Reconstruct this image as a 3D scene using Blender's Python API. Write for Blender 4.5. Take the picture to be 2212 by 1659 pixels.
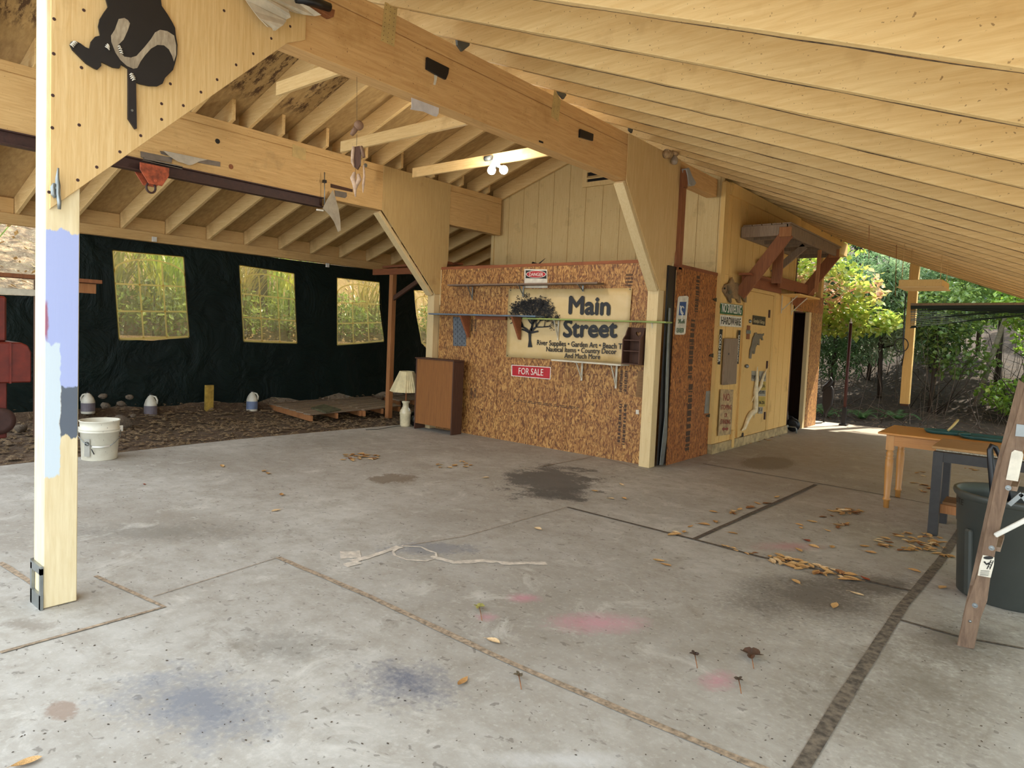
import bpy, bmesh, math, random
from mathutils import Vector, Matrix, noise
rnd = random.Random(7)
C = bpy.context.scene.collection
PI = math.pi
for o in list(bpy.data.objects): bpy.data.objects.remove(o)

# ---------------------------------------------------------------- camera
IW, IH = 2212, 1659
FPX, PCX, PCY = 1443.6, 1106.0, 793.0
EYE = Vector((0, 0, 1.55))
_y, _p, _r = -0.684804, 0.0539901, 0.0429652
_F = Vector((math.sin(_y)*math.cos(_p), math.cos(_y)*math.cos(_p), -math.sin(_p)))
_R0 = Vector((math.cos(_y), -math.sin(_y), 0)); _U0 = _R0.cross(_F)
RI = _R0*math.cos(_r) + _U0*math.sin(_r); UP = -_R0*math.sin(_r) + _U0*math.cos(_r)
cam_data = bpy.data.cameras.new('camera'); cam = bpy.data.objects.new('camera', cam_data); C.objects.link(cam)
cam.matrix_world = Matrix(((RI.x, UP.x, -_F.x, EYE.x), (RI.y, UP.y, -_F.y, EYE.y), (RI.z, UP.z, -_F.z, EYE.z), (0, 0, 0, 1)))
cam_data.sensor_width = 36; cam_data.lens = FPX/IW*36
cam_data.shift_y = (PCY-IH/2)/IW
cam_data.clip_start = .05; cam_data.clip_end = 300
bpy.context.scene.camera = cam

# ---------------------------------------------------------------- light
sc = bpy.context.scene
sc.view_settings.view_transform = 'Standard'; sc.view_settings.look = 'None'
sc.view_settings.gamma = 1; sc.view_settings.use_curve_mapping = False
sc.view_settings.exposure = 0.72
w = bpy.data.worlds.new('sky'); sc.world = w; w.use_nodes = True
nt = w.node_tree; bg = nt.nodes['Background']
bg.inputs[0].default_value = (0.80, 0.90, 1.0, 1); bg.inputs[1].default_value = 2.35
sun = bpy.data.lights.new('sun', 'SUN'); sun.energy = 7.5; sun.angle = .012; sun.color = (1, .93, .80)
so = bpy.data.objects.new('sun', sun); C.objects.link(so)
so.rotation_euler = Vector((-.30, -.85, -1.05)).to_track_quat('-Z', 'Y').to_euler()

# ---------------------------------------------------------------- measuring helpers (photo pixel -> point in the place)
def ray(px, py): return (px-PCX)*RI - (py-PCY)*UP + FPX*_F
def at(px, py, ax, v):
    d = ray(px, py); i = 'xyz'.index(ax); return EYE + d*((v-EYE[i])/d[i])
def pl(px, py, n, d0):
    d = ray(px, py); n = Vector(n); return EYE + d*((d0-n.dot(EYE))/n.dot(d))
def zf(x, y): return .021*(7.2-y) if y < 7.2 else 0.0
def fl(px, py, dz=0):
    d = ray(px, py); p = EYE + d*(-EYE.z/d.z)
    if p.y < 7.2: p = pl(px, py, (0, .021, 1), .021*7.2)
    return Vector((p.x, p.y, zf(p.x, p.y)+dz))

# ---------------------------------------------------------------- mesh builder
class MB:
    def __init__(s): s.v = []; s.f = []; s.smooth = []
    def add(s, vs, fs, sm=False):
        n = len(s.v); s.v += [Vector(q) for q in vs]
        for q in fs: s.f.append([n+i for i in q]); s.smooth.append(sm)
        return s
    def box(s, x0, x1, y0, y1, z0, z1):
        return s.hexa([(x0,y0,z0),(x1,y0,z0),(x1,y1,z0),(x0,y1,z0),(x0,y0,z1),(x1,y0,z1),(x1,y1,z1),(x0,y1,z1)])
    def hexa(s, p):
        return s.add(p, [(0,3,2,1),(4,5,6,7),(0,1,5,4),(1,2,6,5),(2,3,7,6),(3,0,4,7)])
    def prism(s, poly, ext):
        n = len(poly); e = Vector(ext); a = [Vector(q) for q in poly]
        return s.add(a+[q+e for q in a], [tuple(range(n))[::-1], tuple(range(n, 2*n))]+[(i,(i+1)%n,n+(i+1)%n,n+i) for i in range(n)])
    def bar(s, p0, p1, w, h, up=(0,0,1)):
        p0, p1 = Vector(p0), Vector(p1); d = (p1-p0).normalized(); u = Vector(up)
        sd = d.cross(u).normalized(); u = sd.cross(d).normalized()
        q = []
        for p in (p0, p1):
            q.append([p+sd*a*w/2+u*b*h/2 for a, b in ((-1,-1),(1,-1),(1,1),(-1,1))])
        return s.add(q[0]+q[1], [(3,2,1,0),(4,5,6,7),(0,1,5,4),(1,2,6,5),(2,3,7,6),(3,0,4,7)])
    def tube(s, pts, r, seg=8, cap=True):
        pts = [Vector(q) for q in pts]; n = len(pts); rs = r if isinstance(r, (list, tuple)) else [r]*n
        vs = []; prev = None
        for i, p in enumerate(pts):
            d = (pts[min(i+1,n-1)]-pts[max(i-1,0)]).normalized()
            if prev is None:
                a = d.cross(Vector((0,0,1)));
                if a.length < .05: a = d.cross(Vector((1,0,0)))
                a.normalize()
            else:
                a = prev - d*prev.dot(d); a.normalize()
            prev = a; b = d.cross(a)
            vs += [p+(a*math.cos(2*PI*k/seg)+b*math.sin(2*PI*k/seg))*rs[i] for k in range(seg)]
        fs = [(i*seg+k, i*seg+(k+1)%seg, (i+1)*seg+(k+1)%seg, (i+1)*seg+k) for i in range(n-1) for k in range(seg)]
        s.add(vs, fs, True)
        if cap:
            m = len(s.v)-len(vs)
            s.f.append([m+k for k in range(seg)][::-1]); s.smooth.append(False)
            s.f.append([m+(n-1)*seg+k for k in range(seg)]); s.smooth.append(False)
        return s
    def lathe(s, prof, c=(0,0,0), seg=24, sm=True, sx=1, sy=1, mat=None):
        c = Vector(c); vs = []
        for r, z in prof: vs += [Vector((r*sx*math.cos(2*PI*k/seg), r*sy*math.sin(2*PI*k/seg), z)) for k in range(seg)]
        if mat: vs = [mat @ q for q in vs]
        vs = [c+q for q in vs]; n = len(prof)
        s.add(vs, [(i*seg+k, i*seg+(k+1)%seg, (i+1)*seg+(k+1)%seg, (i+1)*seg+k) for i in range(n-1) for k in range(seg)], sm)
        m = len(s.v)-len(vs)
        if prof[0][0] > 1e-4: s.f.append([m+k for k in range(seg)][::-1]); s.smooth.append(False)
        if prof[-1][0] > 1e-4: s.f.append([m+(n-1)*seg+k for k in range(seg)]); s.smooth.append(False)
        return s
    def ball(s, c, r, seg=12, rings=8, sc3=(1,1,1)):
        pr = [(max(1e-5, math.sin(PI*i/rings))*r, -math.cos(PI*i/rings)*r) for i in range(rings+1)]
        return s.lathe([(a, b*sc3[2]) for a, b in pr], c, seg, True, sc3[0], sc3[1])

MATS = {}
def obj(name, mb, mat, parent=None, bev=0, label=None, solid=0, sub=0):
    vs = mb.v
    xs = [v.x for v in vs]; ys = [v.y for v in vs]; zs = [v.z for v in vs]
    base = Vector(((min(xs)+max(xs))/2, (min(ys)+max(ys))/2, min(zs)))
    me = bpy.data.meshes.new(name); me.from_pydata([v-base for v in vs], [], mb.f); me.update()
    me.polygons.foreach_set('use_smooth', mb.smooth)
    o = bpy.data.objects.new(name, me); C.objects.link(o)
    if isinstance(mat, (list, tuple)):
        for m in mat: me.materials.append(m)
    else: me.materials.append(mat)
    o['_w'] = list(base)
    if parent is not None:
        o.parent = parent; o.location = base - Vector(parent['_w'])
    else: o.location = base
    if bev:
        m = o.modifiers.new('bevel', 'BEVEL'); m.width = bev; m.segments = 1; m.limit_method = 'ANGLE'
    if solid:
        m = o.modifiers.new('solid', 'SOLIDIFY'); m.thickness = solid; m.offset = 0
    if sub:
        m = o.modifiers.new('sub', 'SUBSURF'); m.levels = m.render_levels = sub
    if label: o['label'] = label
    return o
def tag(o, label, cat, group=None, kind=None):
    o['label'] = label; o['category'] = cat
    if group: o['group'] = group
    if kind: o['kind'] = kind
    return o
def empty(name, loc, label, cat, group=None):
    o = bpy.data.objects.new(name, None); C.objects.link(o); o.location = loc; o['_w'] = list(loc)
    o.empty_display_size = .1
    return tag(o, label, cat, group)
def struct(name, mb, mat, parent=None, **k):
    o = obj(name, mb, mat, parent, **k)
    if parent is None: o['kind'] = 'structure'
    return o
def dup(root, loc, rz=None, label=None, group=None, scale=None):
    r = root.copy(); C.objects.link(r); r.location = loc
    if rz is not None: r.rotation_euler = (0,0,rz) if not isinstance(rz, tuple) else rz
    if scale: r.scale = (scale,)*3
    if label: r['label'] = label
    if group: r['group'] = group
    for ch in list(root.children):
        c = ch.copy(); C.objects.link(c); c.parent = r
        for g in ch.children:
            d = g.copy(); C.objects.link(d); d.parent = c
    return r

# ---------------------------------------------------------------- materials
def lin(c):
    if isinstance(c, str): c = tuple(int(c[i:i+2], 16)/255 for i in (0, 2, 4))
    return tuple((x/12.92 if x <= .04045 else ((x+.055)/1.055)**2.4) for x in c)+(1,)
class NT:
    def __init__(s, name):
        s.m = bpy.data.materials.new(name); s.m.use_nodes = True; s.t = s.m.node_tree; s.n = s.t.nodes
        s.b = s.n['Principled BSDF']; s.out = s.n['Material Output']
    def new(s, ty, **k):
        n = s.n.new(ty)
        for a, v in k.items(): setattr(n, a, v)
        return n
    def ln(s, a, b): s.t.links.new(a, b)
    def coord(s, scale=(1,1,1), rot=(0,0,0), world=False):
        if world:
            g = s.new('ShaderNodeNewGeometry'); src = g.outputs['Position']
        else:
            g = s.new('ShaderNodeTexCoord'); src = g.outputs['Object']
        mp = s.new('ShaderNodeMapping'); mp.inputs['Scale'].default_value = scale; mp.inputs['Rotation'].default_value = rot
        s.ln(src, mp.inputs[0]); return mp.outputs[0]
    def noise(s, vec, scale=5, detail=4, rough=.55, dist=0):
        n = s.new('ShaderNodeTexNoise'); n.inputs['Scale'].default_value = scale; n.inputs['Detail'].default_value = detail
        n.inputs['Roughness'].default_value = rough; n.inputs['Distortion'].default_value = dist
        s.ln(vec, n.inputs['Vector']); return n.outputs['Fac']
    def ramp(s, fac, a, b, lo=0., hi=1.):
        n = s.new('ShaderNodeMapRange'); n.inputs['From Min'].default_value = a; n.inputs['From Max'].default_value = b
        n.inputs['To Min'].default_value = lo; n.inputs['To Max'].default_value = hi; s.ln(fac, n.inputs['Value']); return n.outputs[0]
    def math(s, op, a, b=None, clamp=False):
        n = s.new('ShaderNodeMath', operation=op); n.use_clamp = clamp
        for i, v in enumerate((a, b)):
            if v is None: continue
            if isinstance(v, (int, float)): n.inputs[i].default_value = v
            else: s.ln(v, n.inputs[i])
        return n.outputs[0]
    def mix(s, fac, a, b, mode='MIX'):
        n = s.new('ShaderNodeMix', data_type='RGBA', blend_type=mode)
        for i, v in ((0, fac), (6, a), (7, b)):
            if isinstance(v, (int, float)): n.inputs[i].default_value = v
            elif isinstance(v, tuple): n.inputs[i].default_value = v
            else: s.ln(v, n.inputs[i])
        return n.outputs[2]
    def bump(s, h, strength=.3, dist=.01):
        n = s.new('ShaderNodeBump'); n.inputs['Strength'].default_value = strength; n.inputs['Distance'].default_value = dist
        s.ln(h, n.inputs['Height']); s.ln(n.outputs[0], s.b.inputs['Normal'])
    def base(s, col):
        if isinstance(col, tuple): s.b.inputs['Base Color'].default_value = col
        else: s.ln(col, s.b.inputs['Base Color'])
    def rough(s, r): s.b.inputs['Roughness'].default_value = r
def grain(name, c1, c2, stretch=(1,1,1), dark=None, dk=(.60,.75), rough=.75, scale=6, speck=None, vary=.12, bump=.25):
    """painted or raw wood: fine grain along the stretched axis, soft blotches, optional dirt and specks"""
    t = NT(name); v = t.coord(stretch); u = t.coord()
    g = t.noise(v, scale, 6, .65, .6); c = t.mix(t.ramp(g, .3, .7), lin(c1), lin(c2))
    if dark:
        d = t.noise(u, 2.2, 5, .6); c = t.mix(t.ramp(d, dk[0], dk[1], 0, .75), c, lin(dark))
    if speck:
        p = t.noise(u, 60, 2, .5); c = t.mix(t.ramp(p, .70, .74, 0, .8), c, lin(speck))
    oi = t.new('ShaderNodeObjectInfo')
    k = t.ramp(oi.outputs['Random'], 0, 1, 1-vary, 1+vary*.4)
    cc = t.new('ShaderNodeCombineColor'); [t.ln(k, cc.inputs[i]) for i in range(3)]
    c = t.mix(1., c, cc.outputs[0], 'MULTIPLY')
    t.base(c); t.rough(rough); t.bump(g, bump, .004); t.m.diffuse_color = lin(c1); return t.m
def plain(name, c, rough=.5, metal=0, var=.08, scale=12, emis=None, es=0):
    t = NT(name); u = t.coord(); n = t.noise(u, scale, 4)
    c0 = lin(c); a = tuple(x*(1-var*2) for x in c0[:3])+(1,); b = tuple(min(1, x*(1+var)) for x in c0[:3])+(1,)
    t.base(t.mix(t.ramp(n, .35, .65), a, b)); t.rough(rough); t.b.inputs['Metallic'].default_value = metal
    if emis: t.b.inputs['Emission Color'].default_value = lin(emis); t.b.inputs['Emission Strength'].default_value = es
    return t.m

Y1, Y2 = 'e6c88c', 'd2ae70'
M = {}
M['paintX'] = grain('cream_paint_boards', 'e8c88c', 'd6b072', (.6, 9, 9), 'b8925a', speck='8a6a40')
M['paintY'] = grain('cream_paint_beams', 'deb97c', 'c69c60', (9, .6, 9), 'a98a58', speck='8a6a40')
M['paintZ'] = grain('cream_paint_posts', 'e4cb98', 'd6b984', (9, 9, .6), 'bfa273', speck='9a7a50')
M['glulam'] = grain('amber_glulam', 'deb478', 'c4945a', (7, .5, 7), 'b08348', speck='7a532c')
M['ply'] = grain('painted_plywood', 'e6c48a', 'd0a868', (14, 14, .7), 'b3905c', rough=.7)
M['ply_dim'] = grain('yellow_plywood', 'd6b67a', 'c2a064', (14, 14, .7), 'a5854f', rough=.75)
M['siding'] = grain('cream_siding', 'dfc48a', 'd2b276', (12, 12, .8), 'a98d5a', (.58, .72), speck='6d5634')
M['siding_side'] = grain('yellow_siding', 'e8c078', 'deb266', (12, 12, .8), 'b58b4a', speck='8a6534')
M['raw'] = grain('raw_fir', 'b27a48', '965f34', (9, 9, .7), '7a4c2a')
M['red'] = grain('redwood', '9c6238', '7c4828', (9, 9, .7), '5a2e1a')
M['redX'] = grain('redwood_rails', '9a5a32', '7a4526', (.8, 9, 9), '5a2e1a')
M['grey_wood'] = grain('weathered_grey_wood', '9c866c', '7c6752', (9, 9, .8), '4f4238')
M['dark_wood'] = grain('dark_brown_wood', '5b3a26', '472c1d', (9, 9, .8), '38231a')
M['black'] = plain('black_plastic', '17171a', .35)
M['steel'] = plain('galvanised_steel', '8f9391', .42, .8)
M['rust'] = grain('rusted_steel', '4a2c22', '38211b', (1,1,1), '2a1a17', rough=.6, scale=20)
M['white'] = plain('white_plastic', 'dcd8cc', .4)
M['white_paint'] = plain('white_enamel', 'cfc6ae', .5)
# ================================================================ FLOOR
def concrete():
    t = NT('stained_concrete'); p = t.coord(world=True)
    a = t.noise(p, .55, 6, .6, .3); b = t.noise(p, 7, 6, .7); f = t.noise(p, 45, 3, .6)
    c = t.mix(t.ramp(a, .32, .68), lin('928b80'), lin('bbb7ae'))
    c = t.mix(t.ramp(b, .38, .72, 0, .65), c, lin('8a8172')); w_ = t.noise(p, 2.6, 7, .75, .8); c = t.mix(t.ramp(w_, .56, .68, 0, .5), c, lin('d0ccc2')); c = t.mix(t.ramp(w_, .42, .32, 0, .45), c, lin('7d7465'))
    c = t.mix(t.ramp(f, .55, .8, 0, .35), c, lin('d2cfc6'))
    sp = t.noise(p, 26, 2, .4, .5); c = t.mix(t.ramp(sp, .68, .72, 0, .55), c, lin('5d574e')); s2 = t.noise(t.coord((1,2.2,1), world=True), 13, 3, .55, .3); c = t.mix(t.ramp(s2, .66, .70, 0, .5), c, lin('6b655b'))
    stp = t.coord((1.1, 12, 1), (0, 0, .35), world=True); c = t.mix(t.ramp(t.noise(stp, 2.2, 5, .7), .55, .8, 0, .3), c, lin('857e72'))
    sep = t.new('ShaderNodeSeparateXYZ'); g = t.new('ShaderNodeNewGeometry'); t.ln(g.outputs['Position'], sep.inputs[0])
    def blob(c, px, py, w, h, rot, col, k, edge=.5, nsc=5, namp=.9):
        q = fl(px, py); ex = fl(px+w, py)-q; ey = fl(px, py-h)-q
        # rows of the inverse of [ex ey]: ellipse spanned by two floor directions
        det = ex.x*ey.y-ex.y*ey.x
        i00, i01, i10, i11 = ey.y/det, -ey.x/det, -ex.y/det, ex.x/det
        dx = t.math('SUBTRACT', sep.outputs[0], q.x); dy = t.math('SUBTRACT', sep.outputs[1], q.y)
        u = t.math('ADD', t.math('MULTIPLY', dx, i00), t.math('MULTIPLY', dy, i01))
        v = t.math('ADD', t.math('MULTIPLY', dx, i10), t.math('MULTIPLY', dy, i11))
        if rot:
            cr, sr = math.cos(rot), math.sin(rot); k1 = h/w
            # rotation in photo proportions
            u2 = t.math('ADD', t.math('MULTIPLY', u, cr), t.math('MULTIPLY', v, sr*1.0)); v2 = t.math('SUBTRACT', t.math('MULTIPLY', v, cr), t.math('MULTIPLY', u, sr)); u, v = u2, v2
        r = t.math('SQRT', t.math('ADD', t.math('MULTIPLY', u, u), t.math('MULTIPLY', v, v)))
        n = t.math('MULTIPLY', t.math('SUBTRACT', t.noise(p, nsc, 6, .7), .5), namp*2)
        r = t.math('ADD', r, n); r = t.math('ADD', r, t.math('MULTIPLY', t.math('SUBTRACT', f, .5), .9))
        return t.mix(t.ramp(r, 1.0, edge, 0, k), c, lin(col))
    bounce_mask = t.math('MULTIPLY', t.ramp(sep.outputs[1], 5.5, 9.5), t.ramp(sep.outputs[0], -3.9, -2.8)); c = t.mix(t.math('MULTIPLY', bounce_mask, t.ramp(a, .25, .7, .25, .55)), c, lin('a07c46'))  # warm light bounced off the yellow walls, painted into the slab colour
    c = blob(c, 1190, 1038, 105, 34, 0, '4b4844', .85, .7, 3.2, 1.5)
    c = blob(c, 1210, 1066, 70, 14, 0, '504d49', .7, .7, 4)
    c = blob(c, 845, 1034, 55, 10, 0, '6b5a45', .7, .8)
    c = blob(c, 1760, 1285, 190, 65, 0, '4d4439', .75, .2, 3.5, 1.0)
    c = blob(c, 1900, 1265, 110, 30, 0, '463d33', .7, .3, 5)
    c = blob(c, 2080, 1380, 160, 60, 0, '584e41', .6, .2, 5)
    c = blob(c, 1960, 1480, 260, 120, 0, '6b6152', .65, .1, 3, 1.1)
    c = blob(c, 430, 1510, 210, 75, 0, '73767e', .85, .2, 3.5, 1.3)
    c = blob(c, 870, 1475, 140, 52, 0, '60626e', .9, .2, 4.5, 1.3)
    c = blob(c, 620, 1395, 150, 40, 0, '6f6a60', .45, .2, 8, 1.3)
    c = blob(c, 130, 1535, 40, 22, 0, '8b7463', .7, .6, 8)
    c = blob(c, 1130, 1292, 45, 12, 0, 'c98494', .6, .1, 6, .5)
    c = blob(c, 1290, 1345, 130, 26, 0, 'cb8c9a', .6, .1, 4, .5)
    c = blob(c, 1550, 1470, 50, 26, 0, 'c98494', .5, .1, 6, .5)
    c = blob(c, 1050, 1333, 30, 11, 0, 'c98c98', .5, .1, 6, .5)
    c = blob(c, 1700, 1180, 90, 12, 0, 'b97a7c', .5, .1, 6, .5)
    c = blob(c, 1660, 1000, 62, 14, 0, '6f5c40', .6, .85, 3, .15)
    c = blob(c, 930, 1185, 110, 16, 0, '70737a', .6, .4, 7, 1.2)
    c = blob(c, 1220, 1640, 160, 24, 0, 'd8d8d6', .45, .2, 6)
    c = blob(c, 330, 1150, 260, 20, 0, '78746b', .45, .3, 9, 1.5)
    c = blob(c, 60, 1350, 60, 14, 0, '6d6153', .5, .4, 9, 1.2)
    t.base(c); t.rough(.72); t.bump(t.math('ADD', t.math('MULTIPLY', f, .5), b), .25, .004); return t.m
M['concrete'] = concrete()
def xedge(y):
    k = [(-9, -7.2), (1.5, -7.4), (2.5, -7.55), (4.2, -7.81), (6.7, -7.92), (20, -7.92)]
    for (a0, b0), (a1, b1) in zip(k[:-1], k[1:]):
        if y <= a1: return b0+(b1-b0)*(y-a0)/(a1-a0)
    return -7.92
mb = MB(); ys = [-9, -3, 1.5, 2.5, 4.2, 6.7, 7.2, 11, 14.35]
for a, b in zip(ys[:-1], ys[1:]):
    for x0, x1 in ((None, -3.65), (-3.65, 0), (0, 4), (4, 9)):
        xa, xb = (xedge(a), xedge(b)) if x0 is None else (x0, x0)
        mb.add([(xa, a, zf(0,a)), (x1, a, zf(0,a)), (x1, b, zf(0,b)), (xb, b, zf(0,b))], [(0,1,2,3)])
    mb.add([(xedge(a),a,zf(0,a)),(xedge(b),b,zf(0,b)),(xedge(b),b,-.25),(xedge(a),a,-.25)], [(0,1,2,3)])
mb.add([(-7.92,14.35,0),(9,14.35,0),(9,14.35,-.2),(-7.92,14.35,-.2)], [(0,1,2,3)])
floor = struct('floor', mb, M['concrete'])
M['joint'] = plain('joint_dirt', '5c4f40', .95, 0, .3, 40)
M['joint_tan'] = plain('joint_filler', 'a08c74', .9, 0, .25, 40)
M['joint_brown'] = plain('drain_wood', '6c6153', .9, 0, .3, 30)
def strip(name, pts, w, mat, h=.004, jit=.15):
    P = [fl(*q) for q in pts]; R = []
    for a, b in zip(P[:-1], P[1:]):
        n = max(2, int((b-a).length/.12))
        R += [a.lerp(b, i/n) for i in range(n)]
    R.append(P[-1]); mb = MB(); vs = []
    for i, p in enumerate(R):
        d = (R[min(i+1,len(R)-1)]-R[max(i-1,0)]).normalized(); s = Vector((d.y,-d.x,0))
        for k in (-1, 1): vs.append(p+s*k*w/2*(1+rnd.uniform(-jit,jit))+Vector((0,0,h)))
    mb.add(vs, [(2*i,2*i+1,2*i+3,2*i+2) for i in range(len(R)-1)])
    return struct(name, mb, mat, floor)
strip('expansion_joint', [(1225,1096),(1500,1166),(1640,1203),(1968,1277)], .03, M['joint'])
strip('expansion_joint', [(1500,1165),(1762,1047)], .035, M['joint'])
strip('expansion_joint', [(1519,1002),(1879,1064),(2212,1128)], .018, M['joint'])
strip('expansion_joint', [(600,1205),(800,1290),(1100,1432),(1400,1560),(1690,1680)], .035, M['joint_tan'])
strip('expansion_joint', [(206,1245),(355,1312),(0,1411)], .022, M['joint_tan'])
strip('expansion_joint', [(0,1216),(80,1268)], .03, M['joint_tan'])
strip('expansion_joint', [(1945,1340),(2075,1377),(2212,1402)], .02, M['joint'])
strip('expansion_joint', [(600,1205),(330,1290)], .006, M['joint_tan'])
strip('expansion_joint', [(1225,1096),(1000,1160),(870,1180)], .006, M['joint_tan'])
strip('expansion_joint', [(1160,1010),(1290,985),(1400,1018)], .012, M['joint_tan'])
strip('drain_board', [(2085,1130),(2030,1215),(1950,1310),(1870,1435),(1810,1530),(1720,1680)], .054, M['joint_brown'], jit=.06)
M['spill'] = plain('dried_white_paint', 'cfc4b4', .7, 0, .12, 30)
mb = MB()
def spill(pts, w):
    P = [fl(*q) for q in pts]; R = []
    for a, b in zip(P[:-1], P[1:]):
        n = max(2, int((b-a).length/.03)); R += [a.lerp(b, i/n) for i in range(n)]
    vs = []
    for i, p in enumerate(R):
        d = (R[min(i+1,len(R)-1)]-R[max(i-1,0)]).normalized(); s = Vector((d.y,-d.x,0))
        nz = noise.noise(p*9)*.5+noise.noise(p*30)*.4
        for k in (-1, 1): vs.append(p+s*(k*w/2*(1+nz)+nz*.02)+Vector((0,0,.003)))
    mb.add(vs, [(2*i,2*i+1,2*i+3,2*i+2) for i in range(len(R)-1)])
spill([(760,1213),(800,1203),(840,1190),(870,1178)], .05); spill([(868,1179),(910,1183),(940,1195),(942,1205),(920,1213),(880,1210),(852,1200),(850,1190),(868,1179)], .018)
spill([(930,1203),(980,1216),(1040,1212),(1100,1218),(1190,1217)], .05); spill([(735,1200),(790,1198)], .13); spill([(755,1215),(775,1225)], .08)
struct('paint_spill', mb, M['spill'], floor)

# ================================================================ GROUND OUTSIDE
def ground_mat(name, c1, c2, c3, sc=3):
    t = NT(name); p = t.coord(world=True); a = t.noise(p, sc, 6, .7); b = t.noise(p, sc*6, 4, .7, 1.)
    c = t.mix(t.ramp(a, .35, .65), lin(c1), lin(c2)); c = t.mix(t.ramp(b, .55, .68), c, lin(c3))
    t.base(c); t.rough(.95); t.bump(b, 1., .04); return t.m
M['dirt'] = ground_mat('dirt_and_litter', '5a4734', '6e5842', '8c7558')
M['hill_dry'] = ground_mat('dry_leaf_hillside', '7a6248', 'a58d6c', 'cdb996', 5)
M['hill_dark'] = ground_mat('woodland_floor', '2b1f13', '40301f', '5c4a34', 1.6)
def terrain(name, x0, x1, y0, y1, nx, ny, fn, mat):
    mb = MB(); vs = [(x0+(x1-x0)*i/nx, y0+(y1-y0)*j/ny, fn(x0+(x1-x0)*i/nx, y0+(y1-y0)*j/ny)) for j in range(ny+1) for i in range(nx+1)]
    mb.add(vs, [(j*(nx+1)+i, j*(nx+1)+i+1, (j+1)*(nx+1)+i+1, (j+1)*(nx+1)+i) for j in range(ny) for i in range(nx)], True)
    return struct(name, mb, mat)
def zdirt(x, y): return zf(x, y)-.03 + .05*noise.noise(Vector((x*1.1, y*1.1, 0)))+.02*noise.noise(Vector((x*5, y*5, 0))) + max(0, -9.8-x)*.10 + max(0, -10.45-x)*.9 - .02 - .1*max(0, min(1, (x-xedge(y)+.02)*8))
DIRT = terrain('ground_dirt', -11.6, -7.1, -1, 16, 60, 220, zdirt, M['dirt'])
def zhill(x, y):
    d = max(0, -11.0-x); return zf(x, y)+.55+d*.60+.25*noise.noise(Vector((x*.5, y*.5, 3)))*min(1, d)
terrain('ground_hillside', -32, -11.0, -6, 30, 50, 80, zhill, M['hill_dry'])
def zback(x, y):
    d = max(0, y-17.); return -.06+d*.30+.35*noise.noise(Vector((x*.4, y*.4, 8)))*min(1, d*.5)
terrain('ground_woodland', -11.6, 30, 14.3, 60, 70, 60, zback, M['hill_dark'])

# ================================================================ ROOF
SR, SL = -.385, .333
def zr(x): return 3.68+SR*(x+3.58)           # underside of right rafters
def zl(x): return 3.76+SL*(x+7.39)           # underside of left rafters
RX = (3.68-SR*-3.58 - 3.76 - SL*7.39)/(SL-SR)
YN, YF = .55, 15.6
DR, DL = .235, .23
def deck_mat(name, c1, c2, mold):
    t = NT(name); p = t.coord(world=True); s = t.coord((.5, 8, 8), world=True)
    g = t.noise(s, 3, 6, .6); c = t.mix(t.ramp(g, .3, .7), lin(c1), lin(c2))
    if mold:
        m1 = t.noise(p, .75, 3, .5); m2 = t.noise(t.coord((1.2, 4, 1.2), world=True), 3.2, 9, .82)
        sp = t.new('ShaderNodeSeparateXYZ'); gg = t.new('ShaderNodeNewGeometry'); t.ln(gg.outputs['Position'], sp.inputs[0])
        reg = t.math('MULTIPLY', t.ramp(sp.outputs[1], 5.0, 4.8), t.ramp(sp.outputs[0], -7.35, -7.1))
        k = t.math('MULTIPLY', reg, t.ramp(m2, .49, .56)); c = t.mix(t.math('MULTIPLY', k, .9), c, lin('452a1c'))
        k2 = t.ramp(t.math('MULTIPLY', m1, m2), .36, .45, 0, .4); c = t.mix(k2, c, lin('5a3a24'))
    t.base(c); t.rough(.8); return t.m
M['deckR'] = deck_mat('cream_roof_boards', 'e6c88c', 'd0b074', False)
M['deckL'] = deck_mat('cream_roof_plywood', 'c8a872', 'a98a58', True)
XE, XW = 1.0, -10.8
mb = MB(); zt = lambda x: zr(x)+DR+.003
mb.hexa([(RX,YN,zt(RX)),(XE,YN,zt(XE)),(XE,YF,zt(XE)),(RX,YF,zt(RX)),(RX,YN,zt(RX)+.04),(XE,YN,zt(XE)+.04),(XE,YF,zt(XE)+.04),(RX,YF,zt(RX)+.04)])
struct('ceiling_right', mb, M['deckR'])
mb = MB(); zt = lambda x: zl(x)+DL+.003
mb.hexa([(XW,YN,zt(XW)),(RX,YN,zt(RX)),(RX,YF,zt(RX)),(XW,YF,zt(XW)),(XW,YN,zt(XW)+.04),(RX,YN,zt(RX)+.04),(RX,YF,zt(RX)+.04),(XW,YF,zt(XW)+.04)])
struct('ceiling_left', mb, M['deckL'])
M['cobweb'] = plain('dirty_cobweb', '5a4630', .95, 0, .3, 40)
def rafter(y, x0, x1, zz, sl, d, mat, w=.045):
    mb = MB(); h = d
    q = [(x0,y-w/2,zz(x0)),(x1,y-w/2,zz(x1)),(x1,y-w/2,zz(x1)+h),(x0,y-w/2,zz(x0)+h)]
    mb.prism(q, (0, w, 0)); return mb
k = -5; i = 0
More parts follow.
